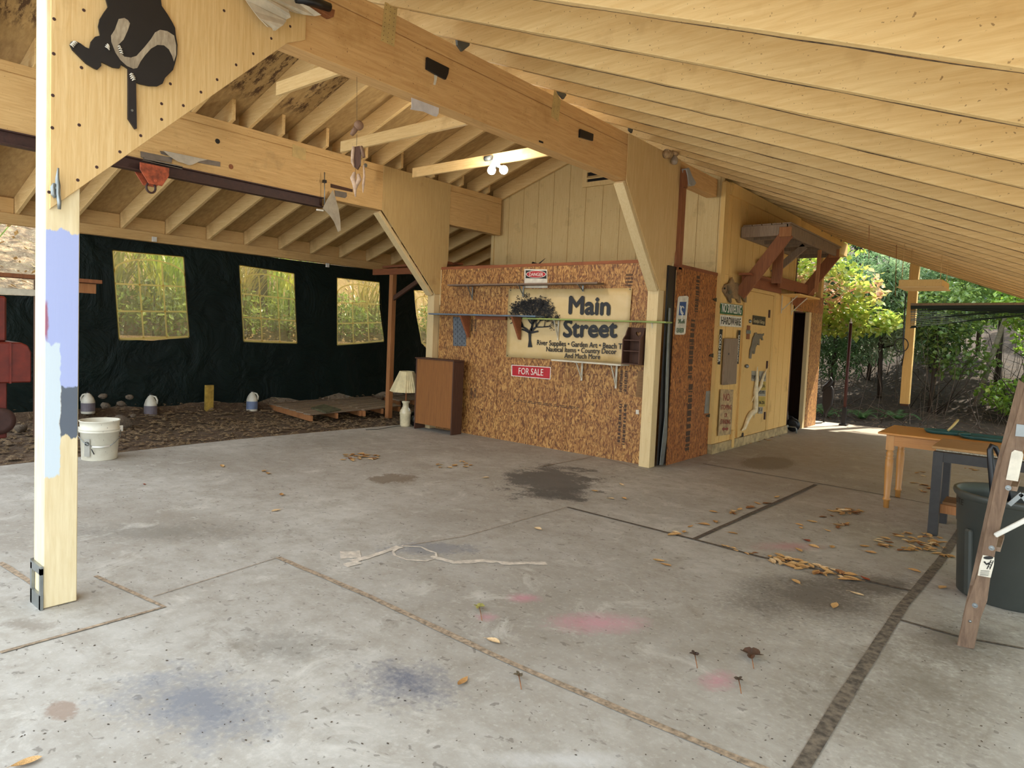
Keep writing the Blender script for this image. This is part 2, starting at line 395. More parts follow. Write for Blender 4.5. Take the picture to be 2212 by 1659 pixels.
while True:
    y = 3.63+.61*k; k += 1
    if y > YF: break
    if y < YN: continue
    o = obj('rafter', rafter(y, RX+.03, XE-.02, zr, SR, DR, None), M['paintX'], bev=.004)
    tag(o, 'cream painted roof rafter on the low right slope running down to the eave', 'rafter', 'rafters of the right roof slope')
    mb = MB()
    for oy, oz, w_ in ((-.026, DR-.004, .0045), (.024, .001, .003), (.028, DR-.004, .005)):
        P_ = []; x = -3.5
        while x < .4: P_.append((x, y+oy+noise.noise(Vector((x*3, y, 1)))*.006, zr(x)+oz-abs(noise.noise(Vector((x*4, y, 5))))*.008)); x += .16
        mb.tube(P_, [w_*(.35+1.3*abs(noise.noise(Vector((p[0]*5, y, oz*9))))) for p in P_], 4, False)
    cw = obj('cobweb_line', mb, M['cobweb'], o); cw['kind'] = 'stuff'
for (x0, x1, ya, st, lab, grp) in ((-7.62, RX-.03, 4.095, .65, 'yellowed roof rafter rising from the inner beam to the ridge', 'upper rafters of the left roof slope'), (XW+.02, -7.33, 3.86, .62, 'yellowed roof rafter falling from the inner beam to the low left eave', 'lower rafters of the left roof slope')):
    k = -7
    while True:
        y = ya+st*k; k += 1
        if y > YF: break
        if y < YN: continue
        tag(obj('rafter', rafter(y, x0, x1, zl, SL, DL, None), M['paintX'], bev=.004), lab, 'rafter', grp)
mb = MB(); mb.box(RX-.025, RX+.025, YN, YF, zr(RX)-.02, zr(RX)+.2)
tag(obj('ridge_board', mb, M['paintY'], bev=.004), 'ridge board at the peak of the shed roof', 'ridge board')

# beams
g = .012
def beam(name, x0, x1, y0, y1, z0, z1, mat, label, cat='beam', split=None):
    mb = MB()
    if split:
        mb.box(x0, x1, y0, y1, z0, split-.004); mb.box(x0, x1-.008, y0, y1, split-.004, split+.004); mb.box(x0, x1, y0, y1, split+.004, z1)
    else: mb.box(x0, x1, y0, y1, z0, z1)
    return tag(obj(name, mb, mat, bev=.003), label, cat)
B1 = beam('portal_beam', -3.80, -3.66, 1.04, 7.26, 3.19, 3.672, M['glulam'], 'big amber glulam beam running from the patched front post to the shed corner post', split=3.555)
beam('portal_beam', -7.54, -7.40, -1.0, 8.6, 3.145, 3.755, M['paintY'], 'long yellow inner beam above the rusty steel rail', split=3.66)
beam('wall_plate_beam', -3.80, -3.66, 7.262, 8.62, 3.44, 3.672, M['glulam'], 'short amber beam stub between corner post and siding corner')
beam('eave_beam', -3.76, -3.62, 12.05, 15.5, 3.42, 3.69, M['siding_side'], 'yellow beam past the end of the door wall carrying rafters over the open yard', )
beam('eave_beam', -10.50, -10.37, -1.0, 15.5, 2.63, 2.765, M['paintY'], 'low yellow beam along the left eave above the dark tarp')
# plywood gussets, each with its back twin
def gusset(x, pts, mat, parent_lab, cat='gusset', t=.014):
    mb = MB(); mb.prism([(x, a, b) for a, b in pts], (-t, 0, 0))
    return tag(obj('plywood_gusset', mb, mat, bev=.002), parent_lab, cat)
zt1 = 3.672
GA = gusset(-3.645, [(1.045, 2.02), (2.24, 3.19), (2.36, 3.25), (2.36, zt1), (1.045, zt1)], M['ply'], 'large plywood gusset on the patched front post carrying the black and white bear')
GB = gusset(-3.645, [(7.13, 2.10), (7.26, 2.10), (7.478, 2.60), (7.478, zt1), (6.24, zt1), (6.24, 3.18)], M['ply'], 'tall orange plywood gusset on the corner post beside the banner wall')
GC = gusset(-7.385, [(7.12, 2.06), (7.25, 2.06), (7.377, 2.60), (7.377, 3.755), (6.06, 3.755), (6.06, 3.14)], M['ply_dim'], 'plywood gusset on the inner post above the brown cabinet')
def nails(par, x, pts, r=.008):
    for a, b in pts: mb = MB(); mb.lathe([(r, 0), (r*.8, .002)], (x, a, b), 8, False, mat=Matrix.Rotation(PI/2, 3, 'Y')); obj('rusty_screw', mb, M['rust'], par)
pts = [at(px, py, 'x', -3.645) for px, py in [(117,41),(181,22),(116,116),(176,146),(114,206),(171,270),(113,276),(209,361),(259,328),(168,389),(304,293),(349,258),(396,228),(434,199),(349,224),(368,181),(469,172),(510,140),(547,116),(586,83),(627,57),(484,23),(106,415)]]
nails(GA, -3.645, [(p.y, p.z) for p in pts])
# edge framing of gussets (lighter 2x4 chamfer under the diagonal)
def brace(p0, p1, w, h, mat, label, name='gusset_brace', up=(1,0,0)):
    mb = MB(); mb.bar(p0, p1, w, h, up); return tag(obj(name, mb, mat, bev=.004), label, 'brace')
brace((-3.72, 6.215, 3.17), (-3.72, 7.10, 2.10), .05, .12, M['paintZ'], 'pale diagonal board edging the corner post gusset')
brace((-7.47, 6.03, 3.12), (-7.47, 7.09, 2.05), .05, .12, M['paintZ'], 'pale diagonal board edging the inner post gusset')

# posts
def patched():
    t = NT('cream_post_paint_patches'); g = t.new('ShaderNodeNewGeometry'); sp = t.new('ShaderNodeSeparateXYZ'); t.ln(g.outputs['Position'], sp.inputs[0])
    X, Y, Z = sp.outputs; p = t.coord(); v = t.coord((9, 9, .8))
    gr = t.noise(v, 6, 6, .6); c = t.mix(t.ramp(gr, .3, .7), lin('ead9b0'), lin('dbc596'))
    c = t.mix(t.ramp(t.noise(p, 3, 5), .55, .75, 0, .6), c, lin('c4ae84'))
    nz = t.math('MULTIPLY', t.math('SUBTRACT', t.noise(t.coord((1,1,.25)), 30, 3), .5), .09)
    n2 = t.math('MULTIPLY', t.math('SUBTRACT', t.noise(p, 14, 3), .5), .03)
    onface = t.ramp(X, -3.662, -3.661)
    Zn = t.math('ADD', Z, nz); Yn = t.math('ADD', Y, n2)
    def z(px, py): return at(px, py, 'x', -3.66)
    def rng(v, a, b, e=.004): return t.math('MULTIPLY', t.ramp(v, a-e, a+e), t.ramp(v, b+e, b-e))
    zA, zB = z(130, 500).z, z(130, 840).z
    k = t.math('MULTIPLY', onface, rng(Zn, zB, zA)); c = t.mix(k, c, lin('a9b3dc'))
    a0, a1 = z(130, 835), z(130, 945)
    k = t.math('MULTIPLY', t.math('MULTIPLY', onface, rng(Zn, a1.z, a0.z)), t.ramp(Yn, z(130,900).y-.003, z(130,900).y+.003)); c = t.mix(k, c, lin('5d646e'))
    b0, b1 = z(110, 742), z(110, 1030)
    k = t.math('MULTIPLY', t.math('MULTIPLY', onface, rng(Zn, b1.z, b0.z)), t.ramp(Yn, z(130,900).y+.002, z(130,900).y-.002)); c = t.mix(k, c, lin('ccd8de'))
    k = t.math('MULTIPLY', t.math('MULTIPLY', onface, rng(Zn, z(100,735).z, z(100,655).z, .02)), t.ramp(Yn, z(104,700).y+.004, z(104,700).y-.004)); c = t.mix(t.math('MULTIPLY', k, .8), c, lin('9c3b3f'))
    t.base(c); t.rough(.65); t.bump(gr, .2, .003); return t.m
mb = MB(); mb.box(-3.66-.14, -3.66, 1.03, 1.172, zf(0,1.03)+.002, 3.19)
P1 = tag(obj('portal_post', mb, patched(), bev=.004), 'near left post with blue, white and dark grey paint patches', 'post')
mb = MB(); mb.box(-3.82, -3.802, 1.02, 1.05, zf(0,1.03), .34); mb.box(-3.80, -3.65, 1.016, 1.028, .13, .20); mb.box(-3.672, -3.652, 1.016, 1.028, .13, .33); mb.box(-3.80,-3.78,1.016,1.028,.13,.33); mb.box(-3.80, -3.652, 1.016, 1.028, .30, .34)
obj('post_bracket', mb, M['steel'], P1, label='galvanised post base bracket')
mb = MB(); mb.box(-3.80, -3.66, 7.12, 7.26, 0.0, 3.19)
P2 = tag(obj('portal_post', mb, M['paintZ'], bev=.004), 'cream corner post where the banner wall meets the side wall', 'post')
mb = MB(); mb.box(-7.54, -7.40, 7.12, 7.238, 0.0, 3.14)
tag(obj('portal_post', mb, M['paintZ'], bev=.004), 'cream inner post behind the brown cabinet', 'post')

# collar ties
def tie(p, q, lab, par=None):
    a = pl(*p, (0,1,0), q[0]); b = pl(*q[1], (0,1,0), q[0]); mb = MB(); mb.bar(a, b, .04, .14); return tag(obj('collar_tie', mb, M['paintX'], bev=.004), lab, 'tie beam')
# ================================================================ WALLS
def osb(name, c=('ae7b40','83532a','d0a15c','603b1c'), rotn=0.):
    t = NT(name); u = t.coord()
    d = t.new('ShaderNodeTexNoise'); d.inputs['Scale'].default_value = 6; t.ln(u, d.inputs['Vector'])
    def lay(sc, rot):
        mp = t.new('ShaderNodeMapping'); mp.inputs['Scale'].default_value = sc; mp.inputs['Rotation'].default_value = rot; 
        va = t.new('ShaderNodeVectorMath', operation='MULTIPLY_ADD'); t.ln(d.outputs['Color'], va.inputs[0]); va.inputs[1].default_value = (.12,.12,.12); t.ln(u, va.inputs[2])
        t.ln(va.outputs[0], mp.inputs[0]); v = t.new('ShaderNodeTexVoronoi'); v.inputs['Scale'].default_value = 1; t.ln(mp.outputs[0], v.inputs['Vector'])
        s = t.new('ShaderNodeSeparateColor'); t.ln(v.outputs['Color'], s.inputs[0]); return s.outputs
    a = lay((75,75,22), (.35,.35,0)); b = lay((85,85,18), (-.5,-.5,0)); e = lay((40,40,50), (.9,.2,0))
    k = t.math('MULTIPLY', a[0], .55); k = t.math('ADD', k, t.math('MULTIPLY', b[1], .45))
    r = t.new('ShaderNodeValToRGB'); t.ln(k, r.inputs[0]); cr = r.color_ramp
    cr.elements[0].position = .12; cr.elements[0].color = lin(c[3]); cr.elements[1].position = .9; cr.elements[1].color = lin(c[2])
    for p, q in ((.32, c[1]), (.55, c[0])): n = cr.elements.new(p); n.color = lin(q)
    c2 = t.mix(t.ramp(e[2], .84, .88, 0, .5), r.outputs[0], lin('4d2d16'))
    c2 = t.mix(t.ramp(t.noise(u, 1.3, 3), .4, .75, 0, .35), c2, lin(c[1]))
    t.base(c2); t.rough(.6); t.bump(k, .25, .003); return t.m
M['osb'] = osb('strand_board')
M['osb_orange'] = osb('orange_strand_board', ('a8662a','84491d','c08040','5f3314'))
M['found'] = plain('concrete_footing', 'b39c70', .9, 0, .2, 9)
YO = 7.24
# banner wall of strand board: four-foot sheets
mb = MB()
zt_o = at(1180, 575, 'y', YO).z
xs = [-7.39, -6.17, -4.95, -3.80]
for a, b in zip(xs[:-1], xs[1:]): mb.box(a+.002, b-.002, YO, YO+.012, 0.0, zt_o)
OSBW = struct('wall_banner', mb, M['osb'])
mb = MB(); mb.box(-7.39, -3.80, YO-.005, YO+.09, zt_o, zt_o+.04); struct('trim_1', mb, M['redX'])
mb = MB(); mb.box(-7.395, -7.375, YO-.012, YO+.0, 1.9, zt_o); mb.box(-7.42, -7.39, YO+.01, YO+1.3, 0, zt_o); struct('trim_2', mb, M['paintZ'])
# sheathing printed stamps on the boards
M['stamp'] = plain('faded_black_ink', '4c3522', .7)
def stamp(par, px, py, w, h, plane=('y', YO-.0015), rows=3, vert=False, seed=0):
    r = random.Random(seed); mb = MB(); ax, v = plane
    a = at(px, py, ax, v); b = at(px+w, py+h, ax, v)
    n = Vector((0,0,0)); 
    u0, u1 = (a.x, b.x) if ax == 'y' else (a.y, b.y); z1, z0 = a.z, b.z
    def P(u, z): return (u, v, z) if ax == 'y' else (v, u, z)
    for i in range(rows):
        if vert: ua = u0+(u1-u0)*i/rows; ub = u0+(u1-u0)*(i+.55)/rows
        else: za = z1-(z1-z0)*i/rows; zb = z1-(z1-z0)*(i+.55)/rows
        t = 0.
        while t < 1:
            L = r.uniform(.02, .09); g = r.uniform(.01, .04)
            if vert: q = [P(ua, z1-(z1-z0)*t), P(ub, z1-(z1-z0)*t), P(ub, z1-(z1-z0)*min(1,t+L)), P(ua, z1-(z1-z0)*min(1,t+L))]
            else: q = [P(u0+(u1-u0)*t, za), P(u0+(u1-u0)*min(1,t+L), za), P(u0+(u1-u0)*min(1,t+L), zb), P(u0+(u1-u0)*t, zb)]
            mb.add(q, [(0,1,2,3)]); t += L+g
    o = obj('ink_stamp', mb, M['stamp'], par, label='faded printed mill stamp'); o['kind'] = 'structure'
stamp(OSBW, 1110, 862, 140, 24, rows=2, seed=1); stamp(OSBW, 1352, 592, 14, 30, rows=4, seed=2); stamp(OSBW, 1338, 872, 16, 90, rows=2, vert=True, seed=3)
stamp(OSBW, 1340, 800, 18, 48, rows=2, vert=True, seed=4); stamp(OSBW, 1016, 838, 16, 24, rows=2, vert=True, seed=5); stamp(OSBW, 1018, 690, 14, 26, rows=2, vert=True, seed=6)

# gable wall with vertical grooves
def siding(name, mat, ax, v, u0, u1, top, z0, nrm, pitch=.305, t=.016, seam=None, holes=()):
    mb = MB(); us = []; u = u0
    while u < u1-.02: us.append((u, min(u+pitch, u1))); u += pitch
    def P(u, z, o): return (u, v+o*nrm, z) if ax == 'y' else (v+o*nrm, u, z)
    for a, b in us:
        b2 = b-.012
        for (za, zb) in ([(z0, None)] if not seam else [(z0, seam-.003), (seam+.003, None)]):
            q = [(a, za), (b2, za), (b2, top(b2) if zb is None else zb), (a, top(a) if zb is None else zb)]
            cuts = [h for h in holes if h[0] < b2 and h[1] > a]
            if cuts:
                h = cuts[0]; segs = []
                lo, hi = max(a, h[0]), min(b2, h[1])
                if lo > a: segs.append([(a, q[0][1]), (lo, q[0][1]), (lo, q[2][1]), (a, q[3][1])])
                if hi < b2: segs.append([(hi, q[0][1]), (b2, q[0][1]), (b2, q[2][1]), (hi, q[3][1])])
                if h[2] > q[0][1]: segs.append([(lo, q[0][1]), (hi, q[0][1]), (hi, min(h[2], q[2][1])), (lo, min(h[2], q[3][1]))])
                if h[3] < q[2][1]: segs.append([(lo, max(h[3], q[0][1])), (hi, max(h[3], q[0][1])), (hi, q[2][1]), (lo, q[3][1])])
            else: segs = [q]
            for sg in segs:
                pr = [P(x, z, 0) for x, z in sg]; e = Vector(P(0, 0, -t))-Vector(P(0, 0, 0)); mb.prism(pr, e)
    # backing behind the grooves
    tops = [(u0, top(u0))]+[(b, top(b)) for a, b in us]; 
    if not holes:
        mb.prism([P(u0, z0, -t*.6)]+[P(u1, z0, -t*.6)]+[P(x, z-.002, -t*.6) for x, z in tops[::-1]], Vector(P(0,0,-.03))-Vector(P(0,0,0)))
    return struct(name, mb, mat)
YG = 8.69
gt = lambda x: min(zl(x)+DL, zr(x)+DR)-.01
siding('wall_back', M['siding'], 'y', YG, -7.60, -3.60, gt, 0, -1, seam=2.585)
mb = MB(); mb.box(-7.66, -7.60, YG-.02, YG+4, 0, 3.8); struct('wall_left', mb, M['siding'])
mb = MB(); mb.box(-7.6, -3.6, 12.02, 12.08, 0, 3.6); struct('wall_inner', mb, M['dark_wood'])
XD = -3.57
# door wall
topD = lambda y: 3.66
dL, dR_ = at(1603, 780, 'x', XD).y, at(1660, 780, 'x', XD).y; dT = at(1640, 633, 'x', XD).z
siding('wall_right', M['siding_side'], 'x', XD, YG+.0, 11.93, topD, .13, 1, pitch=.285, seam=2.44)
mb = MB(); mb.box(XD-.1, XD+.03, YG, 11.93, 0, .13); struct('baseboard_right', mb, M['found'])
mb = MB(); mb.box(XD, XD+.02, YG-.02, YG+.10, .14, 3.64); mb.box(XD-.04, XD+.02, YG-.035, YG-.015, .14, 3.64)
struct('trim_3', mb, M['siding_side'])
mb = MB(); mb.box(XD, XD+.035, YG+.12, 11.9, 3.50, 3.66); struct('trim_4', mb, M['siding_side'])
# door casing and door
mb = MB()
for a, b in ((dL-.085, dL), (dR_, dR_+.085)): mb.box(XD, XD+.03, a, b, .14, dT+.085)
mb.box(XD, XD+.03, dL, dR_, dT, dT+.085); struct('trim_5', mb, M['siding_side'], bev=.004)
mb = MB(); mb.box(XD+.002, XD+.02, dL+.006, dR_-.006, .15, dT-.006)
DOOR = struct('door_1', mb, M['siding_side'], bev=.003); DOOR['label'] = 'yellow garage door leaf with a small round knob'
def dpart(name, mb, mat, lab=None): return obj(name, mb, mat, DOOR, label=lab)
kn = at(1613.5, 791, 'x', XD+.05); mb = MB(); mb.ball(kn, .03); mb.bar(kn-Vector((.05,0,0)), kn, .02, .02); dpart('door_knob', mb, M['steel'], 'tarnished metal knob')
for py in (678, 788, 898):
    q = at(1662 - (py-678)*.045, py, 'x', XD+.03); mb = MB(); mb.box(q.x-.01, q.x+.008, q.y-.02, q.y+.02, q.z-.06, q.z+.06); dpart('hinge', mb, M['rust'])
q = at(1617, 718, 'x', XD+.03); mb = MB(); mb.box(q.x-.008, q.x, q.y-.06, q.y+.06, q.z-.10, q.z+.10); dpart('lock_plate', mb, M['red'], 'brown wood block behind the hasp')
mb = MB(); mb.box(q.x, q.x+.02, q.y-.09, q.y+.04, q.z-.02, q.z+.03); dpart('hasp', mb, M['steel'])
q = at(1620, 694, 'x', XD+.03); mb = MB(); mb.ball(q, .028); dpart('deadbolt', mb, M['steel'])
q = at(1605, 940, 'x', XD+.03); mb = MB(); mb.lathe([(.04,0),(.04,.004)], q-Vector((.008,0,0)), 16, False, mat=Matrix.Rotation(PI/2,3,'Y')); dpart('pet_hole', mb, M['black'])
# strand board side panel next to the corner post
XP = -3.60
mb = MB(); zp = 2.40; mb.box(XP-.012, XP, 7.46, 8.66, .0, zp); SP = struct('wall_side_panel', mb, M['osb_orange'])
mb = MB(); mb.box(XP-.05, XP+.006, 7.46, 8.66, zp, zp+.04); struct('trim_6', mb, M['redX'])
mb = MB(); mb.box(XP-.04, XP-.02, 7.27, 7.46, .02, zp); struct('wall_gap_backing', mb, M['black'])
for i, (x, y, h) in enumerate([(1505,595,80),(1493,690,130),(1488,830,140)]): stamp(SP, x, y, 8, h, ('x', XP+.0015), 1, True, 20+i)
mb = MB(); a = at(1481,365,'x',-3.60); b = at(1466,582,'x',-3.60); mb.box(-3.66, -3.60, 7.485, 7.58, b.z, a.z)
tag(obj('redwood_stud', mb, M['red'], bev=.003), 'reddish brown upright board beside the tall corner gusset', 'board')
mb = MB(); a = at(1440,740,'x',-3.62); P_ = [(7.27,.03),(7.36,.02),(7.42,.35),(7.40,.6),(7.38,1.0),(7.34,1.45),(7.33,1.9),(7.29,1.9),(7.30,1.2),(7.33,.6)]
mb.prism([(-3.60, p, q) for p, q in P_], (.004,0,0)); tag(obj('torn_sheathing', mb, M['steel'], ), 'torn pale grey sheet peeling off beside the corner post', 'torn sheet')

# shed opening past the door wall
mb = MB(); mb.box(-3.62, -3.55, 12.80, 12.93, .12, 2.12); mb.box(-3.62,-3.55,12.80,12.93,.0,.12); struct('trim_7', mb, M['paintZ'])
mb = MB(); mb.box(-3.56, -3.54, 12.93, 13.62, 0, 2.2); struct('wall_shed_front', mb, M['osb'])
mb = MB(); mb.box(-3.56, -3.535, 11.95, 13.62, 2.12, 2.42); struct('wall_shed_header', mb, M['osb_orange'])
mb = MB(); mb.box(-3.66, -3.56, 13.50, 13.64, .0, 3.42); tag(obj('yard_post', mb, M['siding_side'], bev=.004), 'yellow post rising from the end of the little shed to the yard beam', 'post')
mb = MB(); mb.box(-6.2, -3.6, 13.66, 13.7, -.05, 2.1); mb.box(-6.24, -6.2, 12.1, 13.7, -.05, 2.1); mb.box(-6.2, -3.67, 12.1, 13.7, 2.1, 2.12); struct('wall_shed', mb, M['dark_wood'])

# ================================================================ LEFT SIDE TARP
XT = -10.56
def tarp_mat():
    t = NT('dark_green_tarp'); u = t.coord(world=True); n = t.noise(u, 1.6, 5, .6, 1.2)
    t.base(t.mix(t.ramp(n, .3, .8), lin('041310'), lin('0a1c17'))); t.rough(.62); t.b.inputs['Specular IOR Level'].default_value = .25; t.bump(n, .8, .12); return t.m
M['tarp'] = tarp_mat()
def wq(pts): return [at(a, b, 'x', XT) for a, b in pts]
WIN = [wq([(243,541),(396,555),(401,640),(408,728),(330,736),(257,733),(250,640)]), wq([(517,573),(635,591),(637,660),(641,741),(580,740),(526,737),(521,650)]),
       wq([(728,600),(819,610),(820,665),(829,737),(775,742),(728,745),(728,670)]), wq([(894,627),(918,628),(948,640),(950,760),(925,757),(910,740),(899,680)])]
top = [at(px, py, 'x', XT) for px, py in [(-60,634),(84,640),(168,644),(171,487),(215,503),(270,511),(330,518),(480,541),(640,563),(760,577),(835,586),(1000,606)]]
top = [top[0]]+top[1:]; y_end = 13.5
outer = top+[Vector((XT, y_end, 2.5)), Vector((XT, y_end, .1))]+[Vector((XT, y, .16+.07*math.sin(y*5)+.05*math.sin(y*13))) for y in [13.0-.35*i for i in range(33)] if y > top[0].y]
from mathutils.geometry import tessellate_polygon
loops = [outer]+WIN; flat = [p for L in loops for p in L]
tri = tessellate_polygon(loops); mb = MB(); mb.add(flat, [tuple(q) for q in tri])
TARP = tag(obj('tarp_wall', mb, M['tarp']), 'black-green tarp side wall with clear arched windows closing the left side', 'tarp')
def pane_mat():
    t = NT('milky_clear_vinyl'); t.n.remove(t.b); u = t.coord(world=True)
    tr = t.new('ShaderNodeBsdfTransparent'); tr.inputs[0].default_value = lin('e2d6b0')
    df = t.new('ShaderNodeBsdfTranslucent'); df.inputs[0].default_value = lin('cdb98a')
    gl = t.new('ShaderNodeBsdfGlossy'); gl.inputs['Roughness'].default_value = .25; gl.inputs[0].default_value = lin('b0a890')
    wv = t.noise(t.coord((1, 8, 1.2), (0.5,0,0), world=True), 3, 4, .6, 1); bp = t.new('ShaderNodeBump'); bp.inputs['Strength'].default_value = .8; bp.inputs['Distance'].default_value = .05; t.ln(wv, bp.inputs['Height']); t.ln(bp.outputs[0], gl.inputs['Normal']); 
    m1 = t.new('ShaderNodeMixShader'); m1.inputs[0].default_value = .22; t.ln(tr.outputs[0], m1.inputs[1]); t.ln(df.outputs[0], m1.inputs[2])
    m2 = t.new('ShaderNodeMixShader'); t.ln(t.ramp(wv, .45, .7, .03, .25), m2.inputs[0]); t.ln(m1.outputs[0], m2.inputs[1]); t.ln(gl.outputs[0], m2.inputs[2])
    t.ln(m2.outputs[0], t.out.inputs[0]); return t.m
M['pane'] = pane_mat(); t_ = NT('tan_webbing'); t_.n.remove(t_.b); a_ = t_.new('ShaderNodeBsdfTranslucent'); a_.inputs[0].default_value = lin('f2e2b0'); b_ = t_.new('ShaderNodeBsdfTransparent'); b_.inputs[0].default_value = lin('cdbb84'); m_ = t_.new('ShaderNodeMixShader'); m_.inputs[0].default_value = .35; t_.ln(a_.outputs[0], m_.inputs[1]); t_.ln(b_.outputs[0], m_.inputs[2]); t_.ln(m_.outputs[0], t_.out.inputs[0]); M['lattice'] = t_.m
def quadmap(W):
    n = len(W); tl, tr = W[0], W[1] if n == 7 and W is not WIN[3] else W[2]
    br, bl = W[3], W[5] if W is not WIN[3] else W[5]
    def f(u, v, o=.006):
        p = tl.lerp(tr, u).lerp(bl.lerp(br, u), v); return Vector((XT+o, p.y, p.z))
    return f
for k, W in enumerate(WIN):
    mb = MB(); mb.add(W, [tuple(range(len(W)))]); pn = obj('window_pane', mb, M['pane'], TARP, label='milky clear vinyl window')
    f = quadmap(W); mb = MB(); s = .012
    def line(a, b, wd=s, n=8):
        A = [f(a[0]+(b[0]-a[0])*i/n, a[1]+(b[1]-a[1])*i/n) for i in range(n+1)]
        poly(A, wd)
    def poly(A, wd):
        vs = []
        for i, p in enumerate(A):
            d = (A[min(i+1,len(A)-1)]-A[max(i-1,0)]).normalized(); nn = Vector((0, -d.z, d.y))
            vs += [p+nn*wd, p-nn*wd]
        mb.add(vs, [(2*i,2*i+1,2*i+3,2*i+2) for i in range(len(A)-1)])
    line((0,0),(0,1)); line((1,0),(1,1)); line((0,0),(1,0)); line((0,1),(1,1), .02)
    line((.333,.10),(.333,1)); line((.667,.10),(.667,1)); line((0,.37),(1,.37)); line((0,.68),(1,.68))
    poly([f(.5-.5*math.cos(PI*i/16), .24-.17*math.sin(PI*i/16)) for i in range(17)], s)
    obj('window_lattice', mb, M['lattice'], pn, label='tan webbing glazing bars')
# blocking between rafter feet at the left eave
k = -6
while True:
    y = 3.86+.62*k; k += 1
    if y > 14.9: break
    if y < YN: continue
    mb = MB(); h = zl(-10.45)+DL-.012-rnd.choice([0,.0,.004,.008]); mb.box(-10.45, -10.41, y+.03, y+.59, 2.767, h)
    tag(obj('eave_block', mb, M['paintY']), 'short board closing the gap between rafter feet along the left eave', 'board', 'blocking boards between the left rafter feet')
# ties of the roof
TIE = [((735,331),(1000,258),(1000,236),(735,305)), ]
def tie2(y, pxs, lab, h=.12):
    (ax_, ay), (bx, by) = pxs; a = at(ax_, ay, 'y', y); b = at(bx, by, 'y', y); z = (a.z+b.z)/2
    mb = MB(); mb.bar((a.x, y, z), (b.x, y, z), .04, h); return tag(obj('collar_tie', mb, M['paintX'], bev=.004), lab, 'tie beam')
# ================================================================ FLAT THINGS ON THE WALLS
def plate(pts, plane, t, o=0.0):
    """prism whose front outline is given by photo pixels on a wall plane; t = thickness towards the viewer side"""
    ax, v, s = plane; mb = MB(); q = [at(a, b, ax, v+s*o) for a, b in pts]
    e = Vector((0, s*t, 0)) if ax == 'y' else Vector((s*t, 0, 0)); mb.prism(q, e); return mb
def ring_px(cx, cy, rx, ry, n=28, a0=0, a1=2*PI): return [(cx+rx*math.cos(a0+(a1-a0)*i/n), cy+ry*math.sin(a0+(a1-a0)*i/n)) for i in range(n)]
def text(s, p0, p1, h, plane, par, mat, off=.002, bold=.0, lab=None, name='lettering', updir=None, thick=.0006):
    """text from p0 to p1 (baseline ends in photo pixels), cap height h in metres, standing on the plane"""
    ax, v, sg = plane
    A = at(p0[0], p0[1], ax, v+sg*off); B = at(p1[0], p1[1], ax, v+sg*off)
    cu = bpy.data.curves.new(name, 'FONT'); cu.body = s; cu.size = 1; cu.offset = 0; cu.resolution_u = 3; cu.extrude = thick
    o = bpy.data.objects.new(name, cu); C.objects.link(o); bpy.context.view_layer.update()
    me = bpy.data.meshes.new_from_object(o.evaluated_get(bpy.context.evaluated_depsgraph_get())); bpy.data.objects.remove(o)
    xs = [w.co.x for w in me.vertices]; ys = [w.co.y for w in me.vertices]
    x0, x1 = min(xs), max(xs); cap = .70
    mb = MB(); u = Vector((0,0,1)) if updir is None else Vector(updir)
    nrm = Vector((0, sg, 0)) if ax == 'y' else Vector((sg, 0, 0))
    vs = [A + (B-A)*((w.co.x-x0)/(x1-x0)) + u*(w.co.y/cap*h) + nrm*w.co.z for w in me.vertices]
    fs = [tuple(p.vertices) for p in me.polygons]; k = bold*h*1.2; hd = (B-A).normalized()
    for i, (a, b) in enumerate(((0,0),) if not bold else ((0,0),(k,0),(-k,0),(0,k),(0,-k))): mb.add([q+hd*a+u*b+nrm*.00005*i for q in vs], fs)
    return obj(name, mb, mat, par, label=lab)
M['banner'] = grain('yellowed_banner_vinyl', 'dcc08a', 'd0b176', (1,1,1), 'b89a64', (.55,.7), rough=.45, scale=3, bump=.05)
M['ink'] = plain('black_print', '15130f', .5); M['ink_white'] = plain('white_print', 'e8e2d2', .5)
M['red_paint'] = plain('sign_red', 'b3161f', .4); M['green_paint'] = plain('street_sign_green', '1f5a38', .4); M['blue_paint'] = plain('sign_blue', '1f4a86', .4)
M['sign_white'] = plain('sign_white', 'ddd5c0', .45, 0, .1)
M['plank_grey'] = grain('grey_plank', '8a7461', '6a5646', (.8,9,9), '4c3d32')
YB = ('y', YO, -1)
BQ = [(1099,624),(1366,622),(1362,700),(1341,784),(1093,771)]
W_, H_ = 24, 10; mb = MB(); vs = []
a, b, c, d = [at(x, y, 'y', YO-.012) for x, y in ((1099,624),(1366,622),(1352,786),(1093,771))]
for j in range(H_+1):
    for i in range(W_+1):
        u, v = i/W_, j/H_; p = a.lerp(b, u).lerp(d.lerp(c, u), v); sag = .012*math.sin(PI*u)*(-1 if v < .5 else .5)*(abs(v-.5)*2)
        vs.append(p+Vector((0, -.006*noise.noise(Vector((u*5, v*3, 0)))-.004*math.sin(7*(u+v)), sag*.5)))
mb.add(vs, [(j*(W_+1)+i, (j+1)*(W_+1)+i, (j+1)*(W_+1)+i+1, j*(W_+1)+i+1) for j in range(H_) for i in range(W_)], True)
BAN = tag(obj('shop_banner', mb, M['banner'], solid=.002), 'yellowed vinyl banner reading Main Street with a black tree, hung on the strand board wall', 'banner')
def tx(s, p0, p1, hpx, par=BAN, mat=M['ink'], off=.026, bold=.02, plane=YB, **k):
    A = at(*p0, plane[0], plane[1]); B = at(p0[0], p0[1]-hpx, plane[0], plane[1]); return text(s, p0, p1, (B-A).z, plane, par, mat, off, bold, **k)
tx('Main', (1229,677), (1316,680), 37, bold=.045); tx('Street', (1217,727), (1331,728), 36, bold=.045)
